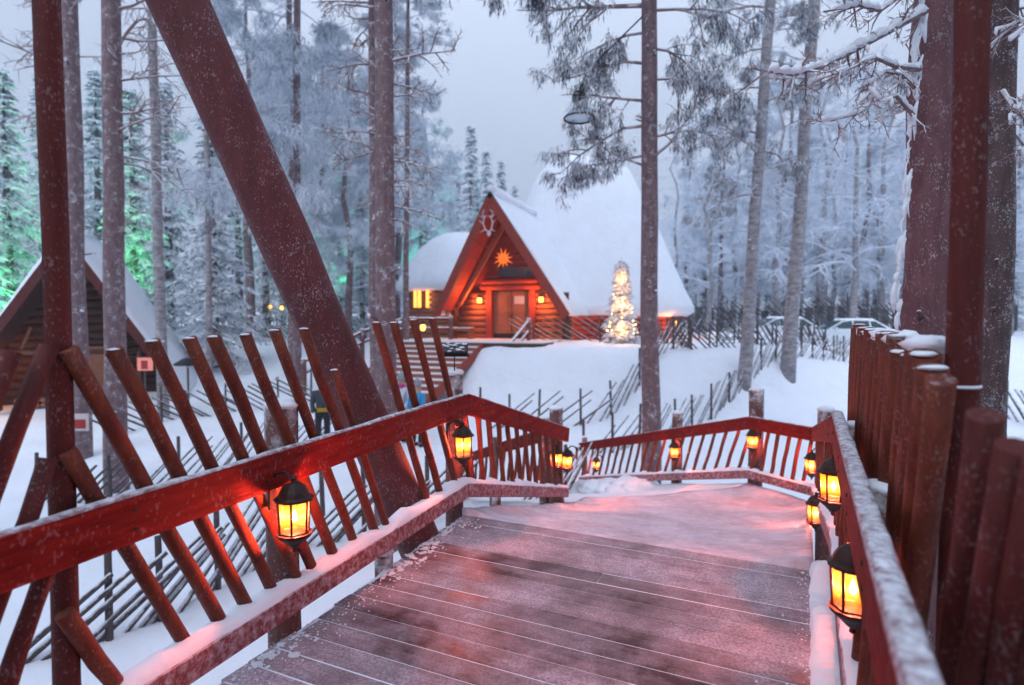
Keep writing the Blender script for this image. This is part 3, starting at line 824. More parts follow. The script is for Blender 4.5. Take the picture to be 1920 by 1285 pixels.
# star lamp in the gable
sp = cl(1.15, .03, 3.42)
b = MB(); ns = 11; vs_, fs_ = [sp - AX * .12, sp + AX * .12], []
for i in range(2 * ns):
    w = math.pi * i / ns + .12; rr = (.44 + .06 * math.sin(i * 2.3)) if i % 2 == 0 else .17
    vs_.append(sp + RX * rr * math.cos(w) + UP * rr * math.sin(w))
for i in range(2 * ns):
    fs_ += [(0, 2 + i, 2 + (i + 1) % (2 * ns)), (1, 2 + (i + 1) % (2 * ns), 2 + i)]
solo('star_lamp', b.add(vs_, fs_), M['star'], 'glowing orange many pointed paper star in the cabin gable', 'star')
ld = bpy.data.lights.new('star_light', 'POINT'); ld.energy = 7; ld.color = (1, .2, .04); ld.shadow_soft_size = .3
lo = bpy.data.objects.new('star_light', ld); COL.objects.link(lo); lo.location = sp - AX * .5
# antlers at the peak
b = MB(); ac = cl(F_AP + .16, 0, AZ_ - 1.05)
for sd_ in (-1, 1):
    m_ = [ac + RX * sd_ * x - AX * y + UP * z for x, y, z in ((.03, 0, -.30), (.13, .05, -.22), (.20, .1, .0), (.15, .12, .22), (.22, .12, .44))]
    b.tube(m_, [.03, .03, .026, .022, .012], 6)
    for (i0, dx, dz) in ((1, .20, -.12), (2, .14, .12), (3, .18, .1), (3, -.14, .06), (4, -.12, .08)):
        b.tube([m_[i0], m_[i0] + RX * sd_ * dx - AX * .08 + UP * dz], [.022, .01], 5)
b.blob(ac - UP * .38, .08, (1, .8, 1.4), .2, 3, 8, 6)
solo('reindeer_antlers', b, M['bone'], 'frosted antlers fixed under the peak of the cabin gable', 'antlers')
# left wing: round hut with domed snow roof and lit windows
WC = V((-2.55, 30.3, 0))
wing = thing('side_hut', 'round timber side hut with domed snow roof and lit windows left of the porch', 'hut', zz(WC, ZT))
rp = [(3.05, 1.42), (3.35, 1.55), (3.38, 1.8), (3.1, 2.3), (2.7, 2.95), (2.2, 3.6), (1.6, 4.1), (.9, 4.4), (.1, 4.5)]
part('roof_snow', MB().lathe([(r, HZ + z) for r, z in rp], 40, zz(WC, 0)), M['snow'], wing, sm=True)
for i in range(10):
    z0 = ZT - .05 + i * .25
    lg = MB().tube([V((WC.x + 2.75 * math.cos(w), WC.y + 2.75 * math.sin(w), z0 + .12)) for w in [math.pi / 4 * (k_ + .5) for k_ in range(9)]], .13, 8, False)
    part('wall_log', lg, M['timber'], wing)
for px in (783, 806):
    p = at(px, 561, WC.y - 2.62 + (2.0 if px < 790 else 1.0) * .35)
    fr = part('window', MB().box(p, (.48, .1, .95)), M['timber_dark'], wing)
    part('pane', MB().box(p - V((0, .06, 0)), (.36, .03, .82)), M['warm_window'], fr)
    part('glazing_bar', MB().box(p - V((0, .08, 0)), (.03, .02, .82)), M['timber_dark'], fr)
    ld = bpy.data.lights.new('window_light', 'POINT'); ld.energy = 6; ld.color = (1, .33, .07); ld.shadow_soft_size = .2
    lo = bpy.data.objects.new('window_light', ld); COL.objects.link(lo); lo.location = p - V((0, .5, -.1))
# terrace and stairs
tr = thing('terrace', 'snow dusted timber terrace in front of the cabin door', 'terrace', cl(2, -.6, 0))
pc = cl(2.0, -.55, -.09)
part('platform', MB().box(pc, (6.4, 4.2, .18), -R(20)), M['timber_dark'], tr)
part('snow_cover', MB().box(pc + UP * .115, (6.3, 4.1, .05), -R(20)), M['snow_fine'], tr)
for i, (f, r) in enumerate(((3.9, -3.6), (3.9, 2.4), (3.9, -.5))):
    q = cl(f, r, 0); part('leg', MB().tube([zz(q, ZT - .2), zz(q, ground(q.x, q.y) - .2)], .12, 8), M['timber_dark'], tr)
st = thing('outdoor_stairs', 'wide wooden steps with snow leading down from the cabin terrace', 'stairs', cl(4.1, -1.0, 0))
NS = 11
for i in range(NS):
    f = 4.1 + .20 + .36 * i; z = -.17 * (i + 1); sh = -1.35 - .05 * i
    o = part('step', MB().box(cl(f, sh, z - .03), (3.3, .36, .06), -R(20)), M['timber_red'], st)
    part('snow_on_step', MB().box(cl(f - .02, sh, z + .025), (3.24, .26, .05), -R(20)), M['snow_fine'], o)
    part('riser', MB().box(cl(f - .17, sh, z + .05), (3.28, .03, .14), -R(20)), M['timber'], st)
for s_ in (-1, 1):
    a, b_ = cl(4.1, -1.35 + s_ * 1.7, -.15), cl(4.1 + .36 * NS, -1.9 + s_ * 1.7, -.17 * NS - .15)
    part('stringer', MB().beam(a, b_, .08, .3), M['timber_red'], st)
def hrail(name, pts3, label, seed):
    t = thing(name, label, 'railing', pts3[0])
    for i, p in enumerate(pts3):
        q = V(p); big_post(t, q, q.z + 1.0, .09, q.z - .6, seed + i, mat=M['post'])
    for p, q in zip(pts3, pts3[1:]):
        for h in (.9, .5):
            o = part('rail', MB().tube([V(p) + UP * h, V(q) + UP * h], .05, 8), M['rail'], t, sm=True)
            part('snow_on_rail', snow_strip(V(p) + UP * (h + .035), V(q) + UP * (h + .035), .09, .05, seed + 3), M['snow'], o, sm=True)
    return t
hrail('stair_railing', [at(991, 598, 23.2) - UP, at(942, 657, 21.2) - UP], 'snow topped handrail on the right side of the cabin steps', 401)
hrail('stair_railing', [cl(2.2, -1.9, 0.0), cl(3.1, -3.6, .0), cl(5.0, -4.3, -.5), cl(7.6, -4.9, -1.5)], 'snow topped red railing on the left side of the cabin steps', 421)
p = at(793, 614, 23.2)
w = thing('lantern', 'small glowing lantern on the left post of the cabin stair railing', 'lantern', p)
part('glass', MB().lathe([(.05, -.14), (.10, -.08), (.10, .08), (.05, .12)], 8, p), M['warm_lamp'], w)
part('cap', MB().lathe([(.13, .11), (.10, .17), (.02, .24)], 8, p), M['black'], w)
w = thing('wooden_bench', 'low wooden box bench with snow beside the cabin door', 'bench', cl(.9, -1.95, 0))
part('seat', MB().box(cl(.9, -1.95, .46), (.95, .5, .08), -R(20)), M['timber'], w)
for s_ in (-1, 1): part('leg', MB().box(cl(.9, -1.95 + s_ * .40, .21), (.1, .46, .42), -R(20)), M['timber'], w)
part('snow_cover', MB().box(cl(.92, -1.95, .525), (.9, .44, .05), -R(20)), M['snow_fine'], w)

# ------------------------------------------------------------------ dark hut on the left
HA = V((math.sin(R(-22)), math.cos(R(-22)), 0)); HR = V((HA.y, -HA.x, 0))
H0 = V((xat(143, 19.5), 19.5, 0)); HG = ground(H0.x, H0.y) - .05
def hl(f, r, z): return zz(H0, HG) - HA * f + HR * r + UP * z
hut = thing('a_frame_hut', 'dark timber hut with steep snowy roof behind the trunks at left', 'hut', zz(H0, HG))
HH, HW = 5.35, 3.15
hp = lambda f, s_, t, dz=0.0: hl(f, s_ * HW * (1 - t), .35 + (HH - .35) * t + dz)
for s_ in (-1, 1):
    q = [hp(.9, s_, 0), hp(.9, s_, 1), hp(-4.6, s_, 1), hp(-4.6, s_, 0)]
    nrm = (q[1] - q[0]).cross(q[3] - q[0]).normalized() * (.09 * s_)
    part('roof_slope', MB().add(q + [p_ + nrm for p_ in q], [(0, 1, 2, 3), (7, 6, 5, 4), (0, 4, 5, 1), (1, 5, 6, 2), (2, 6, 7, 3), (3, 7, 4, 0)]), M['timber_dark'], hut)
    a, b_ = hp(.95, s_, -.04), hp(.95, s_, 1.0)
    part('bargeboard', MB().beam(a, b_, .08, .26, HA.cross((b_ - a).normalized())), M['pole_dark'], hut)
    K, J = 12, 8; vs_, fs_ = [], []
    for j in range(J + 1):
        for k_ in range(K + 1):
            t, v = -.05 + 1.06 * k_ / K, j / J
            vs_.append(hp(.95 - 5.7 * v, s_, t, .42 + .12 * nz(v * 3, t * 3, s_ + 8)))
    for j in range(J):
        for k_ in range(K):
            q_ = j * (K + 1) + k_; fs_.append((q_, q_ + 1, q_ + K + 2, q_ + K + 1))
    n0 = len(vs_); vs_ += [vs_[k_] - UP * .3 for k_ in range(K + 1)]
    for k_ in range(K): fs_.append((k_, n0 + k_, n0 + k_ + 1, k_ + 1))
    n1 = len(vs_); vs_ += [vs_[j * (K + 1)] - UP * .34 for j in range(J + 1)]
    for j in range(J): fs_.append((j * (K + 1), (j + 1) * (K + 1), n1 + j + 1, n1 + j))
    part('roof_snow', MB().add(vs_, fs_), M['snow'], hut, sm=True)
    a, b_ = hp(1.0, s_, .97, 0), hp(1.0, -s_, .97, 0)
    dd = (hp(1.0, s_, 1.0) - hp(1.0, s_, 0)).normalized()
    part('crossed_pole', MB().tube([hp(.98, s_, .9, .1), hp(.98, s_, .9, .1) + dd * 1.5], .055, 8), M['pole_dark'], hut)
for i in range(16):
    z = .14 + i * .27; hw = HW * (1 - max(0, (z - .35) / (HH - .35))) - .12
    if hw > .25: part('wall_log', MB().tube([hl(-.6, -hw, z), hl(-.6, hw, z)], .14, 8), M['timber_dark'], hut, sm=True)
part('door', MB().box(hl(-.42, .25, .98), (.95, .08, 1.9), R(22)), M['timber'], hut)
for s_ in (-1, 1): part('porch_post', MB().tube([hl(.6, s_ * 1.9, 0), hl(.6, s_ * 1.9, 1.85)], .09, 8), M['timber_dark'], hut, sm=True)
part('tie_beam', MB().tube([hl(.6, -2.0, 1.8), hl(.6, 2.0, 1.8)], .09, 8), M['timber_dark'], hut, sm=True)
part('inner_brace', MB().tube([hl(.4, -1.7, 1.0), hl(.4, -1.1, 2.6)], .05, 8), M['timber'], hut, sm=True)
for i in range(16):
    part('firewood', MB().tube([hl(.0, -1.5 + .17 * (i % 8) , .1 + .16 * (i // 8)), hl(.45, -1.5 + .17 * (i % 8), .1 + .16 * (i // 8))], .075, 7), M['timber'], hut)
p = hl(.45, -2.25, 1.62)
w = thing('hanging_lamp', 'small glowing bulb under the left eave of the dark hut', 'lamp', p)
part('bulb', MB().blob(p, .075, (1, 1, 1.2), 0, 1, 10, 8), M['warm_lamp'], w, sm=True)
part('cord', MB().tube([p + UP * .08, p + UP * .5], .012, 5), M['black'], w)
ld = bpy.data.lights.new('hut_light', 'POINT'); ld.energy = 60; ld.color = (1, .36, .07); ld.shadow_soft_size = .08
lo = bpy.data.objects.new('hut_light', ld); COL.objects.link(lo); lo.parent = w; lo.location = (.25, -.1, -.1)
p = at(272, 683, 18.3)
w = thing('lit_sign', 'small glowing red and white box sign by the corner of the dark hut', 'sign', zz(p, ground(p.x, p.y)))
part('box', MB().box(p, (.42, .12, .40)), M['pink_box'], w)
part('red_mark', MB().box(p + V((.02, -.065, -.02)), (.2, .012, .26)), M['red_plastic'], w)
part('post', MB().tube([p - UP * .2, zz(p, ground(p.x, p.y) - .1)], .03, 6), M['slat'], w)
p = at(352, 682, 19.0)
w = thing('shaded_lamp', 'small dark shaded lamp on a thin post right of the dark hut', 'lamp', zz(p, ground(p.x, p.y)))
part('shade', MB().lathe([(.42, -.05), (.40, 0), (.16, .16), (.04, .2)], 14, p), M['black'], w)
part('bulb', MB().blob(p - UP * .1, .06, (1, 1, 1), 0, 1, 8, 6), M['paper'], w, sm=True)
part('post', MB().tube([p - UP * .04, zz(p, ground(p.x, p.y) - .1)], .03, 6), M['slat'], w)

# ------------------------------------------------------------------ lit christmas tree, cars, small signs
# ------------------------------------------------------------------ trees
def tri_tube(mb, pts, r0, r1):
    mb.tube(pts, [r0 + (r1 - r0) * i / (len(pts) - 1) for i in range(len(pts))], 3, False)
def rv(pr): return V((pr.gauss(0, 1), pr.gauss(0, 1), pr.gauss(0, 1)))
def blade(mb, p, d, L, w, droop=.0):
    """a needled twig: folded strip, ridge up"""
    d = d.normalized(); s_ = d.cross(UP)
    if s_.length < .05: s_ = V((1, 0, 0))
    s_.normalize(); u = s_.cross(d)
    m_ = p + d * L * .5 - UP * droop * L * .25; e = p + d * L - UP * droop * L
    mb.add([p, m_ + u * w * .3, m_ + s_ * w - u * w * .35, m_ - s_ * w - u * w * .35, e],
           [(0, 1, 3), (0, 2, 1), (1, 2, 4), (1, 4, 3)])
def make_spruce(h, rb, seed, dens=1.0, name='spruce_tree', full=True):
    pr = random.Random(seed)
    t = MB().tube([(0, 0, -.4), (0, 0, h * .5), (0, 0, h)], [.018 * h, .011 * h, .01], 8)
    c_ = MB(); z = h * (.05 if full else .22)
    while z < h - .1:
        f = z / h; L0 = rb * 1.12 * (1 - f) ** 1.08 + .07
        n_ = int(6 + 2 * (1 - f))
        off = pr.random() * 6.28
        for k in range(n_):
            w = off + 6.283 * k / n_ + pr.uniform(-.4, .4); L = L0 * pr.uniform(.55, 1.2); zb = z + pr.uniform(-.2, .2)
            d = V((math.cos(w), math.sin(w), 0)); sl = .25 * f - .28 + pr.uniform(-.1, .1)
            def cv(s): return V((0, 0, zb)) + d * L * s + UP * (sl * L * s - .22 * L * s * s)
            tri_tube(c_, [cv(0), cv(.5), cv(1)], .03, .008)
            m_ = max(3, int(L / .2 * dens))
            for i in range(m_):
                s = (i + .8) / m_; p = cv(s); wl = (.16 + .30 * (1 - s) * min(1, L)) * pr.uniform(.7, 1.25) + .10
                for sd_ in (-1, 1):
                    dd = d * pr.uniform(.4, .9) + V((-d.y, d.x, 0)) * sd_ * pr.uniform(.6, 1.1) + UP * pr.uniform(-.45, -.02)
                    blade(c_, p, dd, wl, pr.uniform(.035, .08), pr.uniform(.1, .5))
                if pr.random() < .55:
                    blade(c_, p, d * .6 - UP * .8 + rv(pr) * .3, wl * .8, .05, .3)
            blade(c_, cv(.9), d + UP * -.2, .3, .09, .3)
        z += (.20 + .16 * (1 - f)) * (h / 11) / dens ** .5
    blade(c_, V((0, 0, h - .3)), UP, .6, .05)
    return t.mesh('spruce_trunk', M['bark'], True), c_
def twiggy(mb, p, d, L, r, lvl, pr, droop=.25, spread=.8, kids=(7, 6, 5), curl=.35, fol=None, mrat=.62):
    """a branch with twigs on twigs"""
    d = d.normalized(); pts_ = [p]; n_ = 4 if lvl < 2 else 2; q = p.copy(); dd = d.copy()
    for i in range(n_):
        dd = (dd + rv(pr) * curl * .28 - UP * droop * .28).normalized(); q = q + dd * (L / n_); pts_.append(q.copy())
    if lvl == 0: mb.tube(pts_, [r * (1 - .8 * i / n_) for i in range(n_ + 1)], 5, False)
    else: tri_tube(mb, pts_, r, r * .35)
    if lvl + 1 < len(kids) + 1 and lvl < len(kids):
        for k in range(kids[lvl]):
            s = pr.uniform(.18, 1.0); i = min(n_ - 1, int(s * n_)); b = pts_[i].lerp(pts_[i + 1], s * n_ - i)
            ax = (pts_[i + 1] - pts_[i]).normalized(); sd_ = ax.cross(rv(pr)).normalized()
            twiggy(mb, b, ax * .6 + sd_ * spread, L * mrat * pr.uniform(.45, .9) * (1.15 - .5 * s), max(.0035, r * .5), lvl + 1, pr, droop, spread, kids, curl, fol, mrat)
    if fol and lvl >= len(kids) - 1:
        fol(pts_[-1], dd); fol(pts_[len(pts_) // 2], dd)
def make_birch(h, seed, nb=30, r=.13, tw=.014):
    pr = random.Random(seed); t = MB(); c_ = MB()
    pts_ = [V((.10 * h * .06 * nz(seed, i * .5) * i, .05 * nz(seed + 5, i * .5) * i, -.4 + (h + .4) * i / 12)) for i in range(13)]
    t.tube(pts_, [r * (1 - .85 * i / 12) for i in range(13)], 8)
    for k in range(nb):
        s = .22 + .76 * (k + pr.random()) / nb; i = min(11, int(s * 12)); b = pts_[i].lerp(pts_[i + 1], s * 12 - i)
        w = pr.random() * 6.28; L = h * .24 * (1.1 - s) + .5
        twiggy(c_, b, V((math.cos(w), math.sin(w), pr.uniform(.2, .8))), L, .045 * (1.2 - s) + tw * .4, 0, pr, pr.uniform(.35, .8), .75, (8, 6, 3), .4)
    for i, v in enumerate(c_.v): pass
    return t.mesh('birch_trunk', M['birch'], True), c_
def make_pine(h, seed, z0=.35, nb=34, r=.17, tuft=.16, L0=.2, tufts=1):
    pr = random.Random(seed); t = MB(); c_ = MB(); br = MB()
    pts_ = [V((.04 * nz(seed, i * .4) * i, .04 * nz(seed + 5, i * .4) * i, -.4 + (h + .4) * i / 12)) for i in range(13)]
    t.tube(pts_, [r * (1 - .75 * i / 12) for i in range(13)], 10)
    def fol(p, d):
        for q in range(3 * tufts):
            blade(c_, p + rv(pr) * tuft * .3, d * .7 + rv(pr) * .55 - UP * .3, tuft * pr.uniform(.7, 1.5), tuft * .07, .3)
    for k in range(nb):
        s = z0 + (.97 - z0) * (k + pr.random()) / nb; i = min(11, int(s * 12)); b = pts_[i].lerp(pts_[i + 1], s * 12 - i)
        w = pr.random() * 6.28; L = h * L0 * (1.15 - s) + .4
        twiggy(br, b, V((math.cos(w), math.sin(w), pr.uniform(-.1, .5))), L, .04 * (1.3 - s) + .008, 0, pr, .45, .75, (8, 5, 3), .45, fol)
    return t.mesh('pine_trunk', M['bark'], True), br, c_

protos = {}
def proto_tree(kind, key, h):
    if kind == 'spruce': tm, cm = make_spruce(h, h * .155, key); ms = [('trunk', tm, None), ('crown', cm, 'spruce')]
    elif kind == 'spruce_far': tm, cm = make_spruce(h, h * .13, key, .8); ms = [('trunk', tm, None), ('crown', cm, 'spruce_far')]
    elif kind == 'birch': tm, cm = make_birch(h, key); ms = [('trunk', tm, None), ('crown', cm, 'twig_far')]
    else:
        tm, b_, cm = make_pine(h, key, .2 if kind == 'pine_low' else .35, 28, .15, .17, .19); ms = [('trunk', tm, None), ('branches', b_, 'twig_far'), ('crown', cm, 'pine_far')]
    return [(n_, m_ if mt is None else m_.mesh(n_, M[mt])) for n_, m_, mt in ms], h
for kind, key, h in (('spruce', 1, 11), ('spruce', 2, 11), ('spruce', 3, 11), ('spruce_far', 4, 12), ('spruce_far', 5, 12), ('birch', 6, 12), ('birch', 7, 12), ('birch', 8, 12), ('pine', 9, 14), ('pine', 10, 14), ('pine_low', 11, 14)):
    protos.setdefault(kind, []).append(proto_tree(kind, key, h))
tr_n = {}
def tree(kind, px, d, h, label, group, var=None, wide=1.0, rz=None, name=None, x=None):
    v = protos[kind]; i = tr_n.get(kind, 0); tr_n[kind] = i + 1
    parts_, h0 = v[(i if var is None else var) % len(v)]
    x = xat(px, d) if x is None else x; sc = h / h0
    base = {'spruce': 'spruce_tree', 'spruce_far': 'spruce_tree', 'birch': 'birch_tree', 'pine': 'pine_tree', 'pine_low': 'pine_tree'}[kind]
    t = thing(name or base, label, 'tree', (x, d, ground(x, d) - .05), rnd.random() * 6.28 if rz is None else rz, group)
    t.scale = (sc * wide, sc * wide, sc)
    for n_, me in parts_: link(n_, me, t, False)
    return t
ORD = ['first', 'second', 'third', 'fourth', 'fifth', 'sixth', 'seventh', 'eighth', 'ninth', 'tenth', 'eleventh', 'twelfth', 'thirteenth', 'fourteenth', 'fifteenth', 'sixteenth']
def wood(rows, kind, label, group, wide):
    order = sorted(rows)
    for row in rows:
        px, d, h = row
        tree(kind(px) if callable(kind) else kind, px, d, h, '%s, %s from the left' % (label, ORD[order.index(row)]), group, None, wide)
# left wood
G1, G2, G3 = 'frosted trees of the left wood', 'far trees behind the cabin', 'frosted trees of the right wood'
tree('spruce', 402, 25, 11.2, 'snow laden spruce lit green, just right of the dark hut', G1, 0, 1.15)
LW = 'frosted spruce standing in the wood behind the dark hut'
wood(((20, 27, 13), (-60, 24, 12), (95, 32, 15), (255, 30, 13), (190, 36, 16), (320, 37, 15.5), (-150, 30, 14)), 'spruce', LW, G1, 1.1)
LP = 'tall hoar frosted pine in the wood left of the cabin'
wood(((470, 31, 19), (552, 23, 19), (610, 36, 19), (655, 30, 15), (700, 40, 15), (590, 50, 21), (745, 34, 19), (800, 46, 18), (530, 45, 22)), lambda px: 'pine_low' if px in (655, 765, 700) else 'pine', LP, G1, 1.25)
LS = 'frosted spruce between the pines left of the cabin'
wood(((500, 33, 10.5), (570, 38, 13), (640, 44, 15), (720, 46, 15.5), (790, 43, 12), (450, 38, 13), (680, 33, 8.5)), 'spruce_far', LS, G1, 1.2)
# far trees behind the cabin
FS = 'pale frosted spruce far behind the cabin roof'
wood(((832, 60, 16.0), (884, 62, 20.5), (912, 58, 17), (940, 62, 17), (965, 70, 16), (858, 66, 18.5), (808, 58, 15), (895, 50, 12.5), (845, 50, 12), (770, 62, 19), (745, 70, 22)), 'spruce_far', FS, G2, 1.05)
# right wood
RBL = 'frosted birch with fine hanging twigs in the right wood'
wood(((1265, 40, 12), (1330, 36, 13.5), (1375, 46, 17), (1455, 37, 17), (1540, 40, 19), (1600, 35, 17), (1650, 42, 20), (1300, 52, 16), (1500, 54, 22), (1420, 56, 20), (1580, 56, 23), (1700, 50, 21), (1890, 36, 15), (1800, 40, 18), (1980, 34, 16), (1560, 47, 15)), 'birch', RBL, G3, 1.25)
RP = 'hoar frosted pine standing in the right wood'
wood(((1350, 42, 16), (1480, 44, 20), (1620, 46, 21), (1290, 58, 17), (1900, 46, 18), (1400, 60, 21), (1545, 62, 24), (1690, 60, 22)), lambda px: 'pine' if px % 20 else 'pine_low', RP, G3, 1.2)
RS = 'pale frosted spruce low in the right wood behind the cars'
wood(((1320, 45, 9), (1400, 44, 8), (1470, 50, 11), (1530, 46, 8), (1640, 50, 11), (1590, 44, 8), (1285, 48, 10), (1900, 40, 8), (1440, 62, 16), (1350, 64, 16)), 'spruce_far', RS, G3, 1.35)

# the wood goes on behind the viewpoint
BW = 'frosted spruce in the wood behind the viewpoint'
back = [(-9, -5, 13), (-6, -9, 15), (-2.5, -8, 14), (1.5, -10, 15), (5, -7.5, 14), (8, -4, 13), (-12, -1, 13), (11, -1, 13), (-9, -13, 16), (3, -14, 16), (9, -11, 15), (-4, -14, 16), (8.5, 2.5, 11), (-13, 4, 12)]
for i, (x, y, h) in enumerate(back):
    tree('spruce', 0, y, h, '%s, %s of the row' % (BW, ORD[i]), 'frosted trees behind the viewpoint', None, 1.45, None, None, x)
# the nearer trunks, each with its own limbs
def near_pine(name, label, base_px, top_px, d, r0, limbs, seed, bark='bark', top_y=-120, d2=None, segs=18, fol_mat='pine', twig='twig', kids=(8, 6), rtop=.8, base_y=None, crown=1.0):
    x = xat(base_px, d); g = ground(x, d)
    a = V((x, d, g - .3)); b_ = at(top_px, top_y, d2 or d)
    t = thing(name, label, 'tree', (x, d, g))
    pr = random.Random(seed); pts_, rr = [], []
    for i in range(segs + 1):
        f = i / segs; p = a.lerp(b_, f) + V((.05 * nz(seed, f * 4), .05 * nz(seed + 3, f * 4), 0)) * (1 if 0 < i < segs else 0)
        pts_.append(p); rr.append(r0 * (1 + .18 * (1 - f) ** 6 - (1 - rtop) * f + .03 * nz(seed + 7, f * 9)))
    part('trunk', MB().tube(pts_, rr, 18), M[bark], t, sm=True)
    if crown:                                                       # the crown proper, above the top of the picture
        up_dir = (b_ - a).normalized(); top = b_ + up_dir * 9.0
        part('upper_trunk', MB().tube([b_ - up_dir * .1, b_.lerp(top, .5), top], [rr[-1], rr[-1] * .6, rr[-1] * .2], 12), M[bark], t, sm=True)
        pl = protos['pine'][seed % 2][0]
        for (n_, me), nn in zip(pl[1:], ('upper_branches', 'crown')):
            o = link(nn, me, t, False); o.location = V((b_.x, b_.y, b_.z)) - t.location + V((0, 0, 2.6 - 4.9 * crown * .8)); o.rotation_euler = (0, 0, seed * 1.3); o.scale = (crown * 1.5, crown * 1.5, crown * .8)
    for i in range(9):                                              # broken stubs and frost tufts on the bole
        f = pr.uniform(.15, .95); q = a.lerp(b_, f); w = pr.random() * 6.28; r_ = r0 * (1 - (1 - rtop) * f)
        dv = V((math.cos(w), math.sin(w), pr.uniform(-.1, .5))); e = q + dv * (r_ + pr.uniform(.05, .22))
        o = part('stub', MB().tube([q + dv * r_ * .8, q.lerp(e, .8) + V((0, 0, .01)), e], [.022, .017, .008], 6), M[bark], t, sm=True)
        part('stub_frost', MB().blob(q.lerp(e, .85) + V((0, 0, .015)), pr.uniform(.02, .04) * min(1, d / 11), (1.2, 1.2, .8), .6, i, 8, 5), M['snow_fine'], o, sm=True)
    br, fo = MB(), MB()
    for (py, side, Lp, droop, up_, tuft, toward) in limbs:
        # limb starting at picture height py, reaching Lp metres to one side
        f = min(.99, max(.02, (at(base_px, py, d).z - a.z) / (b_.z - a.z))); q = a.lerp(b_, f)
        def fol(p, dd):
            for _ in range(8): blade(fo, p + rv(pr) * tuft * .3, dd * .4 + rv(pr) * .5 - UP * .7, tuft * pr.uniform(.6, 1.3), tuft * .07, .3)
        twiggy(br, q, V((side, toward, up_)), Lp, .012 + .012 * Lp, 0, pr, droop, .8, kids, .5, fol if tuft else None, .55)
    part('branches', br, M[twig], t, kind='stuff')
    if fo.v: part('needle_clumps', fo, M[fol_mat], t)
    return t
def limbset(pr, y0, y1, n_, Lr, tuft=0, up=(-.1, .4), droop=(.1, .5)):
    return [(y0 + (y1 - y0) * (i + pr.random()) / n_, pr.choice((-1, 1)), pr.uniform(*Lr), pr.uniform(*droop), pr.uniform(*up), tuft, pr.uniform(-.8, .8)) for i in range(n_)]
q_ = random.Random(2)
near_pine('pine_tree', 'bare frosted pine trunk in front of the dark hut, second pole-like trunk from the left', 212, 206, 12, .205, limbset(q_, -60, 330, 12, (.8, 2.1)), 1)
near_pine('pine_tree', 'frosted trunk just right of the tall dark red pole at left, carrying a small sign', 147, 128, 14.5, .20, limbset(q_, -80, 260, 11, (.8, 2.2)), 2)
near_pine('pine_tree', 'thin mottled frosted trunk standing over the right roof of the dark hut', 303, 280, 18, .15, limbset(q_, -60, 420, 16, (.7, 1.8)), 3, 'birch')
near_pine('pine_tree', 'straight frosted pine trunk left of the cabin, crossed by the left railing', 722, 719, 9, .165, limbset(q_, -100, 420, 26, (.5, 1.25), 0, (-.1, .5), (.0, .5)), 4)
near_pine('pine_tree', 'slender dark pine trunk close behind the straight trunk left of the cabin', 703, 697, 12.5, .11, limbset(q_, -80, 380, 14, (.6, 1.4)), 5)
l5 = [(10, -1, 3.3, .05, .28, .16, .3), (-40, -1, 2.6, .2, .1, .15, -.4), (60, -1, 1.7, .45, .1, .15, .2), (120, -1, 2.0, .35, .3, .14, -.2),
      (190, -1, 1.9, .1, .25, .12, .1), (235, -1, 2.1, .35, .2, .14, .1), (290, -1, 1.7, .3, .15, .13, .2), (-90, -1, 3.0, .3, .2, .17, .3), (315, -1, 1.6, -.15, .35, .12, -.1),
      (20, 1, 2.2, .3, .3, .16, .2), (-60, 1, 2.6, .3, .2, .17, -.3), (90, 1, 1.9, .4, .3, .15, .3), (150, 1, 1.7, .4, .2, .14, -.3), (260, 1, 1.6, .3, .3, .11, .2), (300, 1, 2.2, .0, .5, .0, .3)]
near_pine('pine_tree', 'tall pine with hanging needle clumps, its trunk rising before the cabin roof', 1222, 1217, 12, .185, l5, 6, kids=(9, 6))
near_pine('birch_tree', 'leaning birch trunk right of the cabin, bending right at the top', 1395, 1452, 19, .19, limbset(q_, -60, 380, 20, (1.0, 2.6), .12, (0, .6), (.2, .7)), 7, 'birch', kids=(10, 7))
near_pine('birch_tree', 'rightmost of the two leaning birch trunks above the back railing', 1478, 1535, 20, .22, limbset(q_, -60, 420, 22, (1.0, 3.0), .0, (.1, .7), (.3, .9)), 8, 'birch', kids=(12, 8), twig='twig_far')
near_pine('pine_tree', 'thin pale trunk in the wood behind the snow laden spruce', 392, 384, 22, .11, limbset(q_, -60, 250, 8, (.6, 1.4)), 9, 'birch', twig='twig_far')
near_pine('pine_tree', 'grey trunk at the wood edge behind the leaning log', 556, 556, 21, .14, limbset(q_, -60, 520, 20, (.8, 2.0)), 10, twig='twig_far')
near_pine('pine_tree', 'thin grey trunk on the snow left of the side hut', 760, 764, 24, .12, limbset(q_, 150, 380, 12, (.6, 1.5)), 13, twig='twig_far', top_y=180, crown=.5)

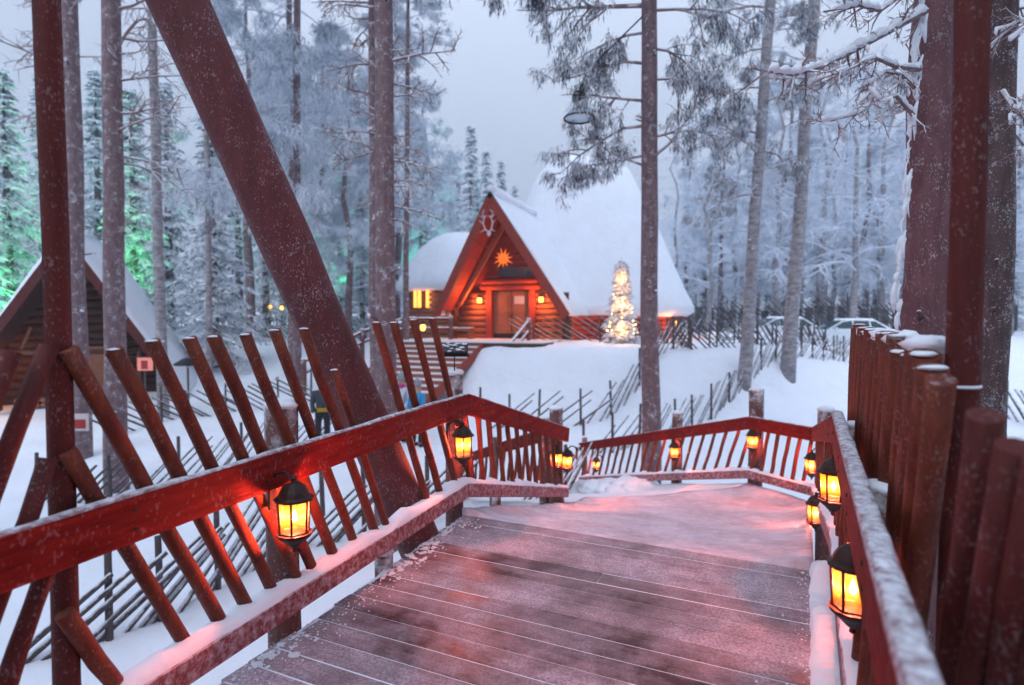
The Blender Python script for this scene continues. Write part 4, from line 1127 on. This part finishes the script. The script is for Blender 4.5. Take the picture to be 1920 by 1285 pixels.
# thick trunk at the right with snow laden boughs
x = xat(1708, 4.6)
q_ = random.Random(6)
big = near_pine('pine_tree', 'thick frosted trunk at the right with snow laden boughs reaching left', 1712, 1762, 4.6, .215, [], 11, 'bark_red', rtop=.62)
br, sn = MB(), MB()
def snowy_limb(pxs, d0, d1, r, seed, lumps=1.0):
    pr = random.Random(seed); n_ = len(pxs)
    pts_ = [at(px, py, d0 + (d1 - d0) * i / (n_ - 1)) for i, (px, py) in enumerate(pxs)]
    br.tube(pts_, [r * (1 - .7 * i / (n_ - 1)) for i in range(n_)], 6)
    tot = 0.0
    for a_, b_ in zip(pts_, pts_[1:]):
        L = (b_ - a_).length; k_ = max(4, int(L / .025)); run = []
        for i in range(k_ + 1):
            q = a_.lerp(b_, i / k_); rr_ = r * .6 + .013 * lumps * (1 + 1.9 * nz(tot + L * i / k_ * 14, seed * 7.7) + .8 * nz(tot + L * i / k_ * 45, seed))
            if rr_ > .014: run.append((q + V((.008 * nz(i * .5, seed), 0, rr_ * .55)), rr_))
            if (rr_ <= .014 or i == k_) and len(run) > 2:
                sn.tube([p_ for p_, _ in run], [max(.004, x_ * (.35 if u_ in (0, len(run) - 1) else 1)) for u_, (_, x_) in enumerate(run)], 8, True, .85); run = []
            elif rr_ <= .014: run = []
        tot += L
        for i in range(int(3 + L * 8)):
            p = a_.lerp(b_, pr.random()); d = V((pr.uniform(-1, .4), pr.uniform(-.6, .6), pr.uniform(-.9, .5)))
            twiggy(br, p, d, pr.uniform(.12, .32), r * .35, 1, pr, .3, .8, (4, 4, 2), .5)
            if pr.random() < .3:
                e = p + d.normalized() * pr.uniform(.05, .16); l_ = pr.uniform(.02, .07); r_ = pr.uniform(.010, .020)
                sn.tube([p, p.lerp(e, .5), e, e - UP * l_ * .5, e - UP * l_], [r_ * .4, r_ * .8, r_ * 1.15, r_, r_ * .3], 7)
snowy_limb([(1735, 20), (1660, 62), (1600, 95), (1540, 125), (1490, 140), (1445, 135)], 4.4, 3.9, .030, 1)
snowy_limb([(1725, 130), (1680, 125), (1640, 108), (1590, 130), (1560, 140)], 4.4, 4.0, .020, 2)
snowy_limb([(1712, 215), (1680, 180), (1640, 190), (1610, 212), (1560, 226), (1535, 228)], 4.4, 4.1, .018, 3)
snowy_limb([(1740, -30), (1690, -10), (1650, 20), (1610, 10), (1545, 22)], 4.4, 4.0, .024, 4)
snowy_limb([(1715, 165), (1690, 140), (1660, 135), (1625, 160), (1650, 190)], 4.4, 4.2, .016, 6)
snowy_limb([(1880, 170), (1900, 200), (1925, 230), (1960, 300)], 4.3, 4.0, .018, 5, .6)
snowy_limb([(1880, 60), (1915, 40), (1960, 50)], 4.3, 4.0, .018, 7, .6)
part('bough', br, M['twig'], big); part('bough_snow', sn, M['snow'], big, sm=True, kind='stuff')
sn = MB(); pr = random.Random(8)
for i in range(60):                                                  # snow crust clinging to the trunk's left flank
    f = pr.random(); p = at(1680 + 52 * f + pr.gauss(0, 4), 620 - 640 * f, 4.44)
    l_ = pr.uniform(.05, .16); r_ = pr.uniform(.006, .018)
    sn.tube([p + V((.01, 0, l_)), p + V((-.012, 0, l_ * .5)), p + V((-.016 + pr.gauss(0, .006), 0, 0)), p + V((0, 0, -l_ * .6))], [r_ * .4, r_, r_ * 1.1, r_ * .3], 7)
part('trunk_snow', sn, M['snow'], big, sm=True, kind='stuff')
near_pine('pine_tree', 'rough dark trunk at the far right, behind the dark red pole', 1858, 1880, 5.6, .165, limbset(q_, -60, 300, 6, (.4, .9)), 12, 'bark_rough')

# ------------------------------------------------------------------ pole fences
def fence(path, label, lean=1, post_gap=1.1, slat_gap=.30, hgt=1.0, r=.026, mat='slat', rows=None, slope=.9, seed=0, post_r=.035):
    """path: (px, depth) pairs; lean +1: slats rise towards the right"""
    pr = random.Random(seed); P = [V((xat(px, d), d, 0)) for px, d in path]
    t = thing('pole_fence', label, 'fence', zz(P[0], ground(P[0].x, P[0].y)), group='slanting pole fences on the snow')
    sm_ = MB().tube([(0, 0, 0), (0, 0, .5), (0, 0, 1)], [1.1, 1, .85], 6).mesh('slat', M[mat], True)
    pm_ = MB().tube([(0, 0, 0), (0, 0, 1)], [1.05, .95], 8).mesh('fence_post', M[mat], True)
    def stick(name, me, a_, b_, rad):
        o = bpy.data.objects.new(name, me); COL.objects.link(o); o.parent = t
        o.matrix_parent_inverse = Matrix.Translation(t.location).inverted()
        o.location = a_; o.rotation_mode = 'QUATERNION'; o.rotation_quaternion = (b_ - a_).to_track_quat('Z', 'Y'); o.scale = (rad, rad, (b_ - a_).length)
    for a_, b_ in zip(P, P[1:]):
        L = (b_ - a_).length; e = (b_ - a_).normalized(); n_ = max(1, round(L / post_gap))
        for i in range(n_ + (b_ is P[-1])):
            q = a_.lerp(b_, i / n_); g = ground(q.x, q.y); side = V((-e.y, e.x, 0)) * .05
            hh = hgt * pr.uniform(.95, 1.18)
            stick('fence_post', pm_, zz(q, g - .2), zz(q, g + hh) + V((pr.gauss(0, .02), 0, 0)), post_r)
        n_ = int(L / slat_gap); ln = hgt / slope
        for i in range(n_):
            q = a_ + e * (i + pr.uniform(.2, .8)) * slat_gap; l2 = pr.uniform(.75, 1.08)
            s_ = 1 if (e.x >= 0) == (lean > 0) else -1
            q2 = q + e * s_ * ln * l2
            g = ground(q.x, q.y)
            zt_ = ground(q2.x, q2.y) + hgt * .95 * l2
            side = V((-e.y, e.x, 0)) * pr.choice((.03, -.03))
            stick('slat', sm_, zz(q, g - .05) + side, zz(q2, zt_) + side, r * pr.uniform(.8, 1.15))
    return t
fence([(1000, 24.2), (1190, 23.4), (1310, 24.5), (1420, 26)], 'pole fence running right from the cabin terrace post', -1, 1.25, 0.39, 1.0, 0.030, seed=1, slope=.6)
fence([(900, 17.0), (1010, 17.2), (1090, 17.0), (1200, 18.5), (1292, 20.5)], 'pole fence below the snowy slope in front of the cabin', 1, 1.05, 0.39, 1.0, 0.028, seed=2, slope=.75)
fence([(1096, 14.2), (1200, 15.2), (1300, 17), (1400, 19), (1480, 21), (1600, 24.5)], 'long pole fence climbing right behind the back railing', 1, 1.0, 0.31, .95, 0.025, seed=3, slope=.85)
fence([(1330, 22.0), (1420, 23.5), (1600, 27.5)], 'frosted low pole fence below the parked cars', 1, 1.2, 0.29, .75, 0.023, seed=4)
fence([(440, 31), (560, 30), (700, 33), (780, 36)], 'far pole fence between the trees left of the side hut', -1, 1.4, 0.24, 1.1, 0.031, seed=5)
fence([(225, 16.5), (300, 17.5), (420, 18.5), (520, 19), (640, 20)], 'tangled pole fence on the snow right of the dark hut', -1, 1.3, 0.26, 1.0, 0.031, seed=6, slope=.7)
fence([(60, 11.5), (200, 11.0), (330, 12.0), (450, 13.5), (590, 15)], 'pole fence crossing the snow behind the left railing', 1,  1.1, .22, .9, .028, seed=7, slope=.8)
fence([(-60, 5.9), (90, 6.2), (190, 6.5), (290, 7.0), (400, 7.8), (520, 8.8), (680, 9.6), (800, 10.2)], 'near pole fence low under the left railing', 1, .75, .19, 1.05, .034, seed=8, slope=.8, post_r=.04)
fence([(1240, 24.3), (1293, 20.6)], 'short frosted pole fence climbing the slope beside the tall pine', 1, .9, .28, 1.0, .030, seed=21)
fence([(1296, 20.0), (1390, 21.2), (1570, 26)], 'middle pole fence between the two leaning birches', -1, 1.1, .30, .85, .028, seed=22, slope=.8)
fence([(1850, 19), (1990, 16)], 'short pole fence on the snow at the far right', 1, 1.1, 0.29, 1.0, 0.033, seed=9)
fence([(930, 10.2), (1010, 10.6), (1060, 11.2)], 'short frosted pole fence seen through the ramp railing', 1, .7, 0.16, 1.0, 0.026, seed=12)
bf = fence([(1305, 36.5), (1480, 36), (1640, 36.5), (1900, 37)], 'tall dark fence of slanting frosted poles behind the parked cars', -1, 2.2, 0.22, 2.2, 0.053, seed=10, slope=1.0)
pn = MB()
a_, b_ = V((xat(1300, 37), 37, 0)), V((xat(1910, 37.6), 37.6, 0))
n_ = 30
for i in range(n_):
    q = a_.lerp(b_, (i + .5) / n_); g = ground(q.x, q.y)
    o = part('back_board', MB().box((q.x, q.y, g + .8 + .25 * nz(i * 1.7, 3)), (.45, .05, 1.6)), M['slat_dark'], bf)

# ------------------------------------------------------------------ lit christmas tree
tm, cm = make_spruce(3.1, .55, 77, 1.0)
xp = at(1165, 634, 22.6); xg = ground(xp.x, xp.y)
xt = thing('christmas_tree', 'small snowy spruce wound with warm fairy lights before the cabin', 'tree', (xp.x, xp.y, xg))
link('trunk', tm, xt, False); link('crown', cm.mesh('crown', M['spruce']), xt, False)
fl = MB(); pr = random.Random(5); sb = MB()
for i in range(130):
    f = (i + .5) / 130; z = .25 + 2.9 * f; rr = (.60 * (1 - f) + .05) * pr.uniform(.75, 1.05); w = i * .9
    fl.blob((rr * math.cos(w), rr * math.sin(w), z), .022, (1, 1, 1), 0, 0, 6, 4)
    if i % 2: sb.blob((rr * math.cos(w + 1) * .85, rr * math.sin(w + 1) * .85, z), pr.uniform(.06, .13), (1.2, 1.2, .8), .5, i, 8, 5)
part('fairy_lights', fl, M['fairy'], xt, local=True, kind='stuff'); part('snow_clumps', sb, M['snow'], xt, sm=True, local=True, kind='stuff')
for zz_ in (.6, 1.5, 2.5):
    ld = bpy.data.lights.new('fairy_light', 'POINT'); ld.energy = 40; ld.color = (1, .45, .14); ld.shadow_soft_size = .3
    lo = bpy.data.objects.new('fairy_light', ld); COL.objects.link(lo); lo.parent = xt; lo.location = (-.1, -.55, zz_)

# ------------------------------------------------------------------ cars
def car(px, d, label, rz, seed):
    x = xat(px, d); t = thing('parked_car', label, 'car', (x, d, ground(x, d) - .28), rz, 'cars parked before the dark fence')
    # side profile of an estate car, front at -x
    low = [(-2.25, .35), (-2.3, .62), (-2.2, .80), (-1.35, .95), (-1.05, .98), (1.9, 1.02), (2.18, .95), (2.25, .6), (2.2, .35)]
    b = MB(); W = .88
    def extr(mb_, prof_, w0, w1f=1.0):
        n_ = len(prof_); vs_ = []
        for s_ in (-1, -.82, .82, 1):
            for (u, v) in prof_:
                k_ = .94 if abs(s_) == 1 else 1.0
                vs_.append(V((u * (k_ if abs(s_) == 1 else 1), s_ * w0, .62 + (v - .62) * (k_ if abs(s_) == 1 else 1))))
        fs_ = [tuple(range(n_ - 1, -1, -1)), tuple(3 * n_ + i for i in range(n_))]
        for j in range(3):
            for i in range(n_): fs_.append((j * n_ + i, j * n_ + (i + 1) % n_, (j + 1) * n_ + (i + 1) % n_, (j + 1) * n_ + i))
        mb_.add(vs_, fs_)
    extr(b, low, W)
    body = part('body', b, M['car'], t, local=True)
    gh = [(-1.15, .97), (-.35, 1.40), (.2, 1.48), (1.3, 1.45), (1.95, 1.05), (2.0, .98)]
    g = MB(); n_ = len(gh); vs_ = []
    for s_ in (-1, 1):
        for (u, v) in gh: vs_.append(V((u, s_ * (.84 - .22 * (v - .97) / .5), v)))
    fs_ = [tuple(range(n_ - 1, -1, -1)), tuple(n_ + i for i in range(n_))] + [(i, i + 1, n_ + i + 1, n_ + i) for i in range(n_ - 1)]
    part('cabin_top', g.add(vs_, fs_), M['car'], t, local=True)
    for s_ in (-1, 1):
        for win in ([(-.92, 1.02), (-.30, 1.36), (.12, 1.42), (.12, 1.02)], [(.2, 1.02), (.2, 1.42), (.95, 1.41), (.95, 1.02)], [(1.03, 1.02), (1.03, 1.40), (1.28, 1.38), (1.72, 1.08), (1.7, 1.02)]):
            vs_ = [V((u, s_ * (.852 - .22 * (v - .97) / .5), v)) for u, v in win]
            part('side_window', MB().add(vs_, [tuple(range(len(win)))]), M['car_glass'], t, local=True)
        for ux in (-1.4, 1.4):
            wh = MB().tube([(ux, s_ * .70, .33), (ux, s_ * .90, .33)], .33, 18)
            wo = part('wheel', wh, M['tyre'], t, local=True)
            part('rim', MB().tube([(ux, s_ * .895, .33), (ux, s_ * .912, .33)], .2, 12), M['car'], wo, local=True)
        part('tail_light', MB().box((2.2, s_ * .68, .86), (.12, .3, .14)), M['red_plastic'], t, local=True)
        part('headlight', MB().box((-2.2, s_ * .62, .74), (.12, .34, .12)), M['glass_dark'], t, local=True)
        part('wing_mirror', MB().box((-.78, s_ * .98, 1.02), (.12, .16, .12)), M['car'], t, local=True)
    vs_ = [V((-1.14, -.78, 1.0)), V((-.37, -.63, 1.395)), V((-.37, .63, 1.395)), V((-1.14, .78, 1.0))]
    part('windscreen', MB().add([p + V((-.02, 0, .012)) for p in vs_], [(0, 1, 2, 3)]), M['car_glass'], t, local=True)
    sn_ = MB()
    pr_ = random.Random(seed); J = 12; K = 6; vs_, fs_ = [], []
    for j in range(J + 1):
        for k_ in range(K + 1):
            u = -.3 + 1.7 * j / J; v = -.62 + 1.24 * k_ / K; e_ = min(j, J - j, k_, K - k_)
            vs_.append(V((u, v, 1.44 + (.10 if e_ > 0 else 0) + .02 * nz(u * 3, v * 3, seed))))
    for j in range(J):
        for k_ in range(K):
            q = j * (K + 1) + k_; fs_.append((q, q + K + 1, q + K + 2, q + 1))
    part('roof_snow', sn_.add(vs_, fs_), M['snow'], t, sm=True, local=True)
    return t
car(1580, 30.5, 'white snow dusted estate car right of the second leaning birch', R(-4), 1)
car(1452, 32.8, 'white snowed-in car between the two leaning birches', R(4), 2)
mb = MB(); pr = random.Random(14)                                    # ploughed snow and frosted brush before the cars
for i in range(40):
    px = pr.uniform(1290, 1680); d = pr.uniform(27.2, 28.6); x = xat(px, d)
    mb.blob((x, d, ground(x, d)), pr.uniform(.3, .62), (1.5, 1.0, .6), .4, i, 12, 7)
solo('snow_bank', mb, M['snow'], 'ploughed snow bank along the near side of the parked cars', 'snow bank', sm=True, kind='stuff')
mb = MB(); pr = random.Random(15)
for i in range(90):
    px = pr.uniform(1300, 1700) if i < 70 else pr.uniform(1860, 1960); d = pr.uniform(26, 29.5) if i < 70 else pr.uniform(9, 13); x = xat(px, d)
    twiggy(mb, V((x, d, ground(x, d))), V((pr.uniform(-.5, .5), pr.uniform(-.5, .5), 1)), pr.uniform(.5, 1.1), .012, 1, pr, -.05, .6, (5, 6, 3), .4)
solo('frosted_brush', mb, M['twig_far'], 'frosted brushwood and twigs standing in the snow before the cars', 'brush', kind='stuff')

# ------------------------------------------------------------------ small things
p = at(150, 792, 14.2)
w = thing('trunk_sign', 'small pinkish sign nailed to the trunk beside the dark red pole at left', 'sign', p)
part('board', MB().box(p, (.42, .03, .42)), M['paper'], w); part('red_field', MB().box(p - V((0, .02, .04)), (.3, .012, .22)), M['red_plastic'], w)
p = at(1888, 578, 24)
w = thing('blue_sign', 'small blue sign on a post at the far right edge', 'sign', zz(p, ground(p.x, p.y)))
part('board', MB().box(p, (.4, .04, .4)), M['blue_sign'], w); part('post', MB().tube([p - UP * .2, zz(p, ground(p.x, p.y) - .1)], .03, 6), M['slat'], w)
# pendant lamp hanging from the pine
p = at(1086, 200, 11.8)
w = thing('pendant_lamp', 'unlit pendant lamp with glass shade hanging in the pine branches above the cabin', 'lamp', p)
part('housing', MB().lathe([(.03, .30), (.10, .28), (.145, .20), (.14, .1), (.09, .05)], 14, p), M['black'], w, sm=True)
def m_glass():
    t = NT('shade_glass'); t.b.inputs['Transmission Weight'].default_value = .0
    tr_ = t.n.new('ShaderNodeBsdfTransparent'); tr_.inputs['Color'].default_value = (.85, .9, .95, 1); mx_ = t.n.new('ShaderNodeMixShader'); mx_.inputs[0].default_value = .35
    t.fin((.75, .8, .86), .3); t.l.new(tr_.outputs[0], mx_.inputs[1]); t.l.new(t.b.outputs[0], mx_.inputs[2]); t.l.new(mx_.outputs[0], t.out.inputs['Surface']); return t.mat
M['shade_glass'] = m_glass()
part('shade', MB().lathe([(.12, .05), (.2, -.08), (.31, -.22)], 18, p), M['shade_glass'], w, sm=True)
part('ring', MB().tube([p + V((.30 * math.cos(k_ * math.pi / 9), .32 * math.sin(k_ * math.pi / 9), -.23)) for k_ in range(19)], .018, 6), M['black'], w, sm=True)
part('cable', MB().tube([p + UP * .33, p + V((.42, .0, .95)), p + V((1.35, .15, 1.9))], .016, 5), M['black'], w)
# tilted floodlight on the bend post of the left railing
p = at(852, 655, 4.95)
w = thing('floodlight', 'small tilted black floodlight with snow on a thin stem above the bend post', 'floodlight', p)
Mx = Matrix.Rotation(R(4), 3, 'Z') @ Matrix.Rotation(R(38), 3, 'X')
part('panel', MB().box(p, (.23, .13, .022), mat=Mx), M['black'], w)
part('glass', MB().box(p + Mx @ V((0, 0, .014)), (.20, .105, .006), mat=Mx), M['glass_dark'], w)
pr = random.Random(3); sb = MB()
for i in range(26): sb.blob(p + Mx @ V((pr.uniform(-.1, .1), pr.uniform(-.05, .06), .018)), pr.uniform(.006, .02), (1.3, 1, .4), .5, i, 7, 4)
part('snow_patches', sb, M['snow_fine'], w, sm=True, kind='stuff')
part('ledge', MB().box(p + V((0, -.02, -.055)), (.26, .05, .014)), M['black'], w)
part('stem', MB().tube([p - UP * .03, V((p.x, p.y, 1.16))], .006, 6), M['black'], w)
# far lamps in the wood
for px, py, d, sd_ in ((507, 577, 33, 'left'), (528, 578, 34, 'right')):
    p = at(px, py, d)
    w = thing('post_lamp', 'tiny warm lamp far away in the left wood, %s one of two' % sd_, 'lamp', zz(p, ground(p.x, p.y)), group='far warm lamps in the left wood')
    part('glass', MB().blob(p, .11, (1, 1, 1.2), 0, 1, 8, 6), M['warm_lamp'], w, sm=True)
    part('post', MB().tube([p - UP * .1, zz(p, ground(p.x, p.y) - .1)], .04, 6), M['slat'], w)
# green floodlights at the foot of the left trees
def green(px, d, aim_px, aim_py, aim_d, e, lab, col=(.06, 1, .22)):
    x = xat(px, d); g = ground(x, d); p = V((x, d, g + .35)); tg = at(aim_px, aim_py, aim_d)
    w = thing('green_floodlight', lab, 'floodlight', (x, d, g), group='green floodlights at the foot of the left trees')
    part('housing', MB().lathe([(.05, -.30), (.06, -.1), (.14, 0), (.15, .12)], 12, p), M['black'], w)
    part('glass', MB().lathe([(.13, .121), (.13, .13)], 12, p), M['green_glass'], w)
    ld = bpy.data.lights.new('green_light', 'SPOT'); ld.energy = e; ld.color = col; ld.spot_size = R(64); ld.spot_blend = 1.0; ld.shadow_soft_size = .5
    lo = bpy.data.objects.new('green_light', ld); COL.objects.link(lo); lo.location = p + UP * .2
    lo.rotation_euler = (tg - lo.location).to_track_quat('-Z', 'Y').to_euler()
green(318, 23.0, 350, 260, 26.5, 17472, 'green floodlight lighting the snow laden spruce')
green(225, 26.0, 190, 250, 32, 7392, 'green floodlight in the trees behind the dark hut')
green(40, 23.5, 30, 330, 28, 7392, 'green floodlight left of the dark hut')
green(612, 32, 590, 420, 40, 10080, 'green floodlight in the wood near the grey trunk', (.08, 1, .45))
green(775, 35, 800, 430, 43, 5376, 'green floodlight behind the side hut', (.05, 1, .6))

# ------------------------------------------------------------------ people below the cabin steps
M['skin'] = m_plain('skin', (.5, .3, .24), .6)
M['coat_white'] = m_plain('white_coat', (.6, .62, .7), .8); M['coat_blue'] = m_plain('blue_coat', (.02, .30, .62), .7)
M['coat_dark'] = m_plain('dark_coat', (.05, .06, .075), .8); M['trouser'] = m_plain('black_trousers', (.015, .02, .03), .8)
M['pink'] = m_plain('pink_knit', (.55, .05, .22), .9); M['yellow'] = m_plain('reflective_band', (.45, .28, .02), .6)
M['hat_grey'] = m_plain('grey_knit', (.3, .3, .33), .9)
def skin_mesh(name, verts, edges, radii, mat, parent):
    me = bpy.data.meshes.new(name); me.from_pydata(verts, edges, []); me.materials.append(mat)
    o = link(name, me, parent, False)
    o.modifiers.new('skin', 'SKIN'); 
    for v_, r in zip(me.skin_vertices[0].data, radii): v_.radius = (r, r) if not isinstance(r, tuple) else r
    me.skin_vertices[0].data[0].use_root = True
    sbd = o.modifiers.new('sub', 'SUBSURF'); sbd.levels = 1; sbd.render_levels = 1
    for m_ in o.modifiers: pass
    return o
def person(px, d, h, rz, label, coat, trous, hat, band=None, arm=.15, scarf=None):
    x = xat(px, d); t = thing('person', label, 'person', (x, d, ground(x, d)), rz); s = h / 1.75
    t.scale = (s, s, s)
    j = dict(pel=(0, 0, .95), ch=(0, 0, 1.32), nk=(0, 0, 1.48), hd=(0, -.02, 1.60), hd2=(0, -.01, 1.70),
             sl=(-.19, 0, 1.40), el=(-.25, arm * .3, 1.12), hl=(-.24, -arm, .90), sr=(.19, 0, 1.40), er=(.25, arm * .3, 1.12), hr=(.24, -arm, .90),
             l1=(-.10, 0, .90), l2=(-.11, -.02, .50), l3=(-.11, .02, .09), l4=(-.11, -.12, .04), r1=(.10, 0, .90), r2=(.11, .02, .50), r3=(.12, .05, .09), r4=(.12, -.09, .04))
    def sk(name, keys, edges, rad, mat): 
        ks = keys.split(); return skin_mesh(name, [j[k] for k in ks], [(ks.index(a), ks.index(b)) for a, b in (e.split('-') for e in edges.split())], rad, mat, t)
    sk('body', 'pel ch nk hd hd2 sl el hl sr er hr l1 l2 l3 l4 r1 r2 r3 r4', 'pel-ch ch-nk nk-hd hd-hd2 ch-sl sl-el el-hl ch-sr sr-er er-hr pel-l1 l1-l2 l2-l3 l3-l4 pel-r1 r1-r2 r2-r3 r3-r4',
       [.13, .13, .055, .10, .085, .06, .045, .04, .06, .045, .04, .08, .06, .045, .04, .08, .06, .045, .04], M['skin'])
    sk('jacket', 'pel ch nk sl el hl sr er hr', 'pel-ch ch-nk ch-sl sl-el el-hl ch-sr sr-er er-hr', [.185, .185, .075, .085, .07, .058, .085, .07, .058], M[coat])
    sk('trousers', 'pel l1 l2 l3 r1 r2 r3', 'pel-l1 l1-l2 l2-l3 pel-r1 r1-r2 r2-r3', [.15, .105, .085, .075, .105, .085, .075], M[trous])
    for sx in (-.11, .12): part('boot', MB().blob((sx, -.04, .05), .1, (.7, 1.4, .6), 0, 1, 10, 6), M['black'], t, sm=True, local=True)
    part('hat', MB().lathe([(.118, 1.66), (.122, 1.70), (.112, 1.77), (.07, 1.83), (.02, 1.86), (.035, 1.89), (.01, 1.92)], 14), M[hat], t, sm=True, local=True)
    if band: part('reflective_band', MB().lathe([(.20, .93), (.205, .94), (.205, 1.02), (.2, 1.03)], 16), M[band], t, local=True)
    if scarf: part('scarf', MB().lathe([(.10, 1.44), (.13, 1.47), (.12, 1.53), (.09, 1.55)], 14), M[scarf], t, sm=True, local=True)
    return t
person(603, 15, 1.75, R(20), 'person in dark jacket with yellow band walking behind the left railing poles', 'coat_dark', 'trouser', 'hat_grey', 'yellow')
person(752, 15.6, 1.72, R(-30), 'person in white coat with pink scarf behind the left railing poles', 'coat_white', 'coat_white', 'hat_grey', None, .2, 'pink')
person(782, 15.2, 1.68, R(150), 'person in bright blue jacket and black trousers near the cabin steps', 'coat_blue', 'trouser', 'hat_grey', None, .25)

# ------------------------------------------------------------------ the frosty air
hz = MB().box((10, 46, 13.5), (150, 130, 32))
zmin = -3.0
hz = MB(); x0, x1, y0, y1, z0, z1 = -90, 110, -35, 150, -4.0, 34
hz.add([(x0, y0, z0), (x1, y0, z0), (x1, y1, z0), (x0, y1, z0), (x0, y0, z1), (x1, y0, z1), (x1, y1, z1), (x0, y1, z1)],
       [(0, 3, 2, 1), (4, 5, 6, 7), (0, 1, 5, 4), (1, 2, 6, 5), (2, 3, 7, 6), (3, 0, 4, 7)])
hm = bpy.data.materials.new('frosty_air'); hm.use_nodes = True; hn = hm.node_tree
hn.nodes.remove(hn.nodes['Principled BSDF'])
pv = hn.nodes.new('ShaderNodeVolumePrincipled'); pv.inputs['Color'].default_value = (.66, .84, 1, 1); pv.inputs['Density'].default_value = .0022; pv.inputs['Anisotropy'].default_value = .2
hn.links.new(pv.outputs[0], hn.nodes['Material Output'].inputs['Volume'])
ho = link('haze', hz.mesh('haze', hm)); ho['kind'] = 'stuff'; tag(ho, 'pale frosty air lying over the whole place', 'haze')
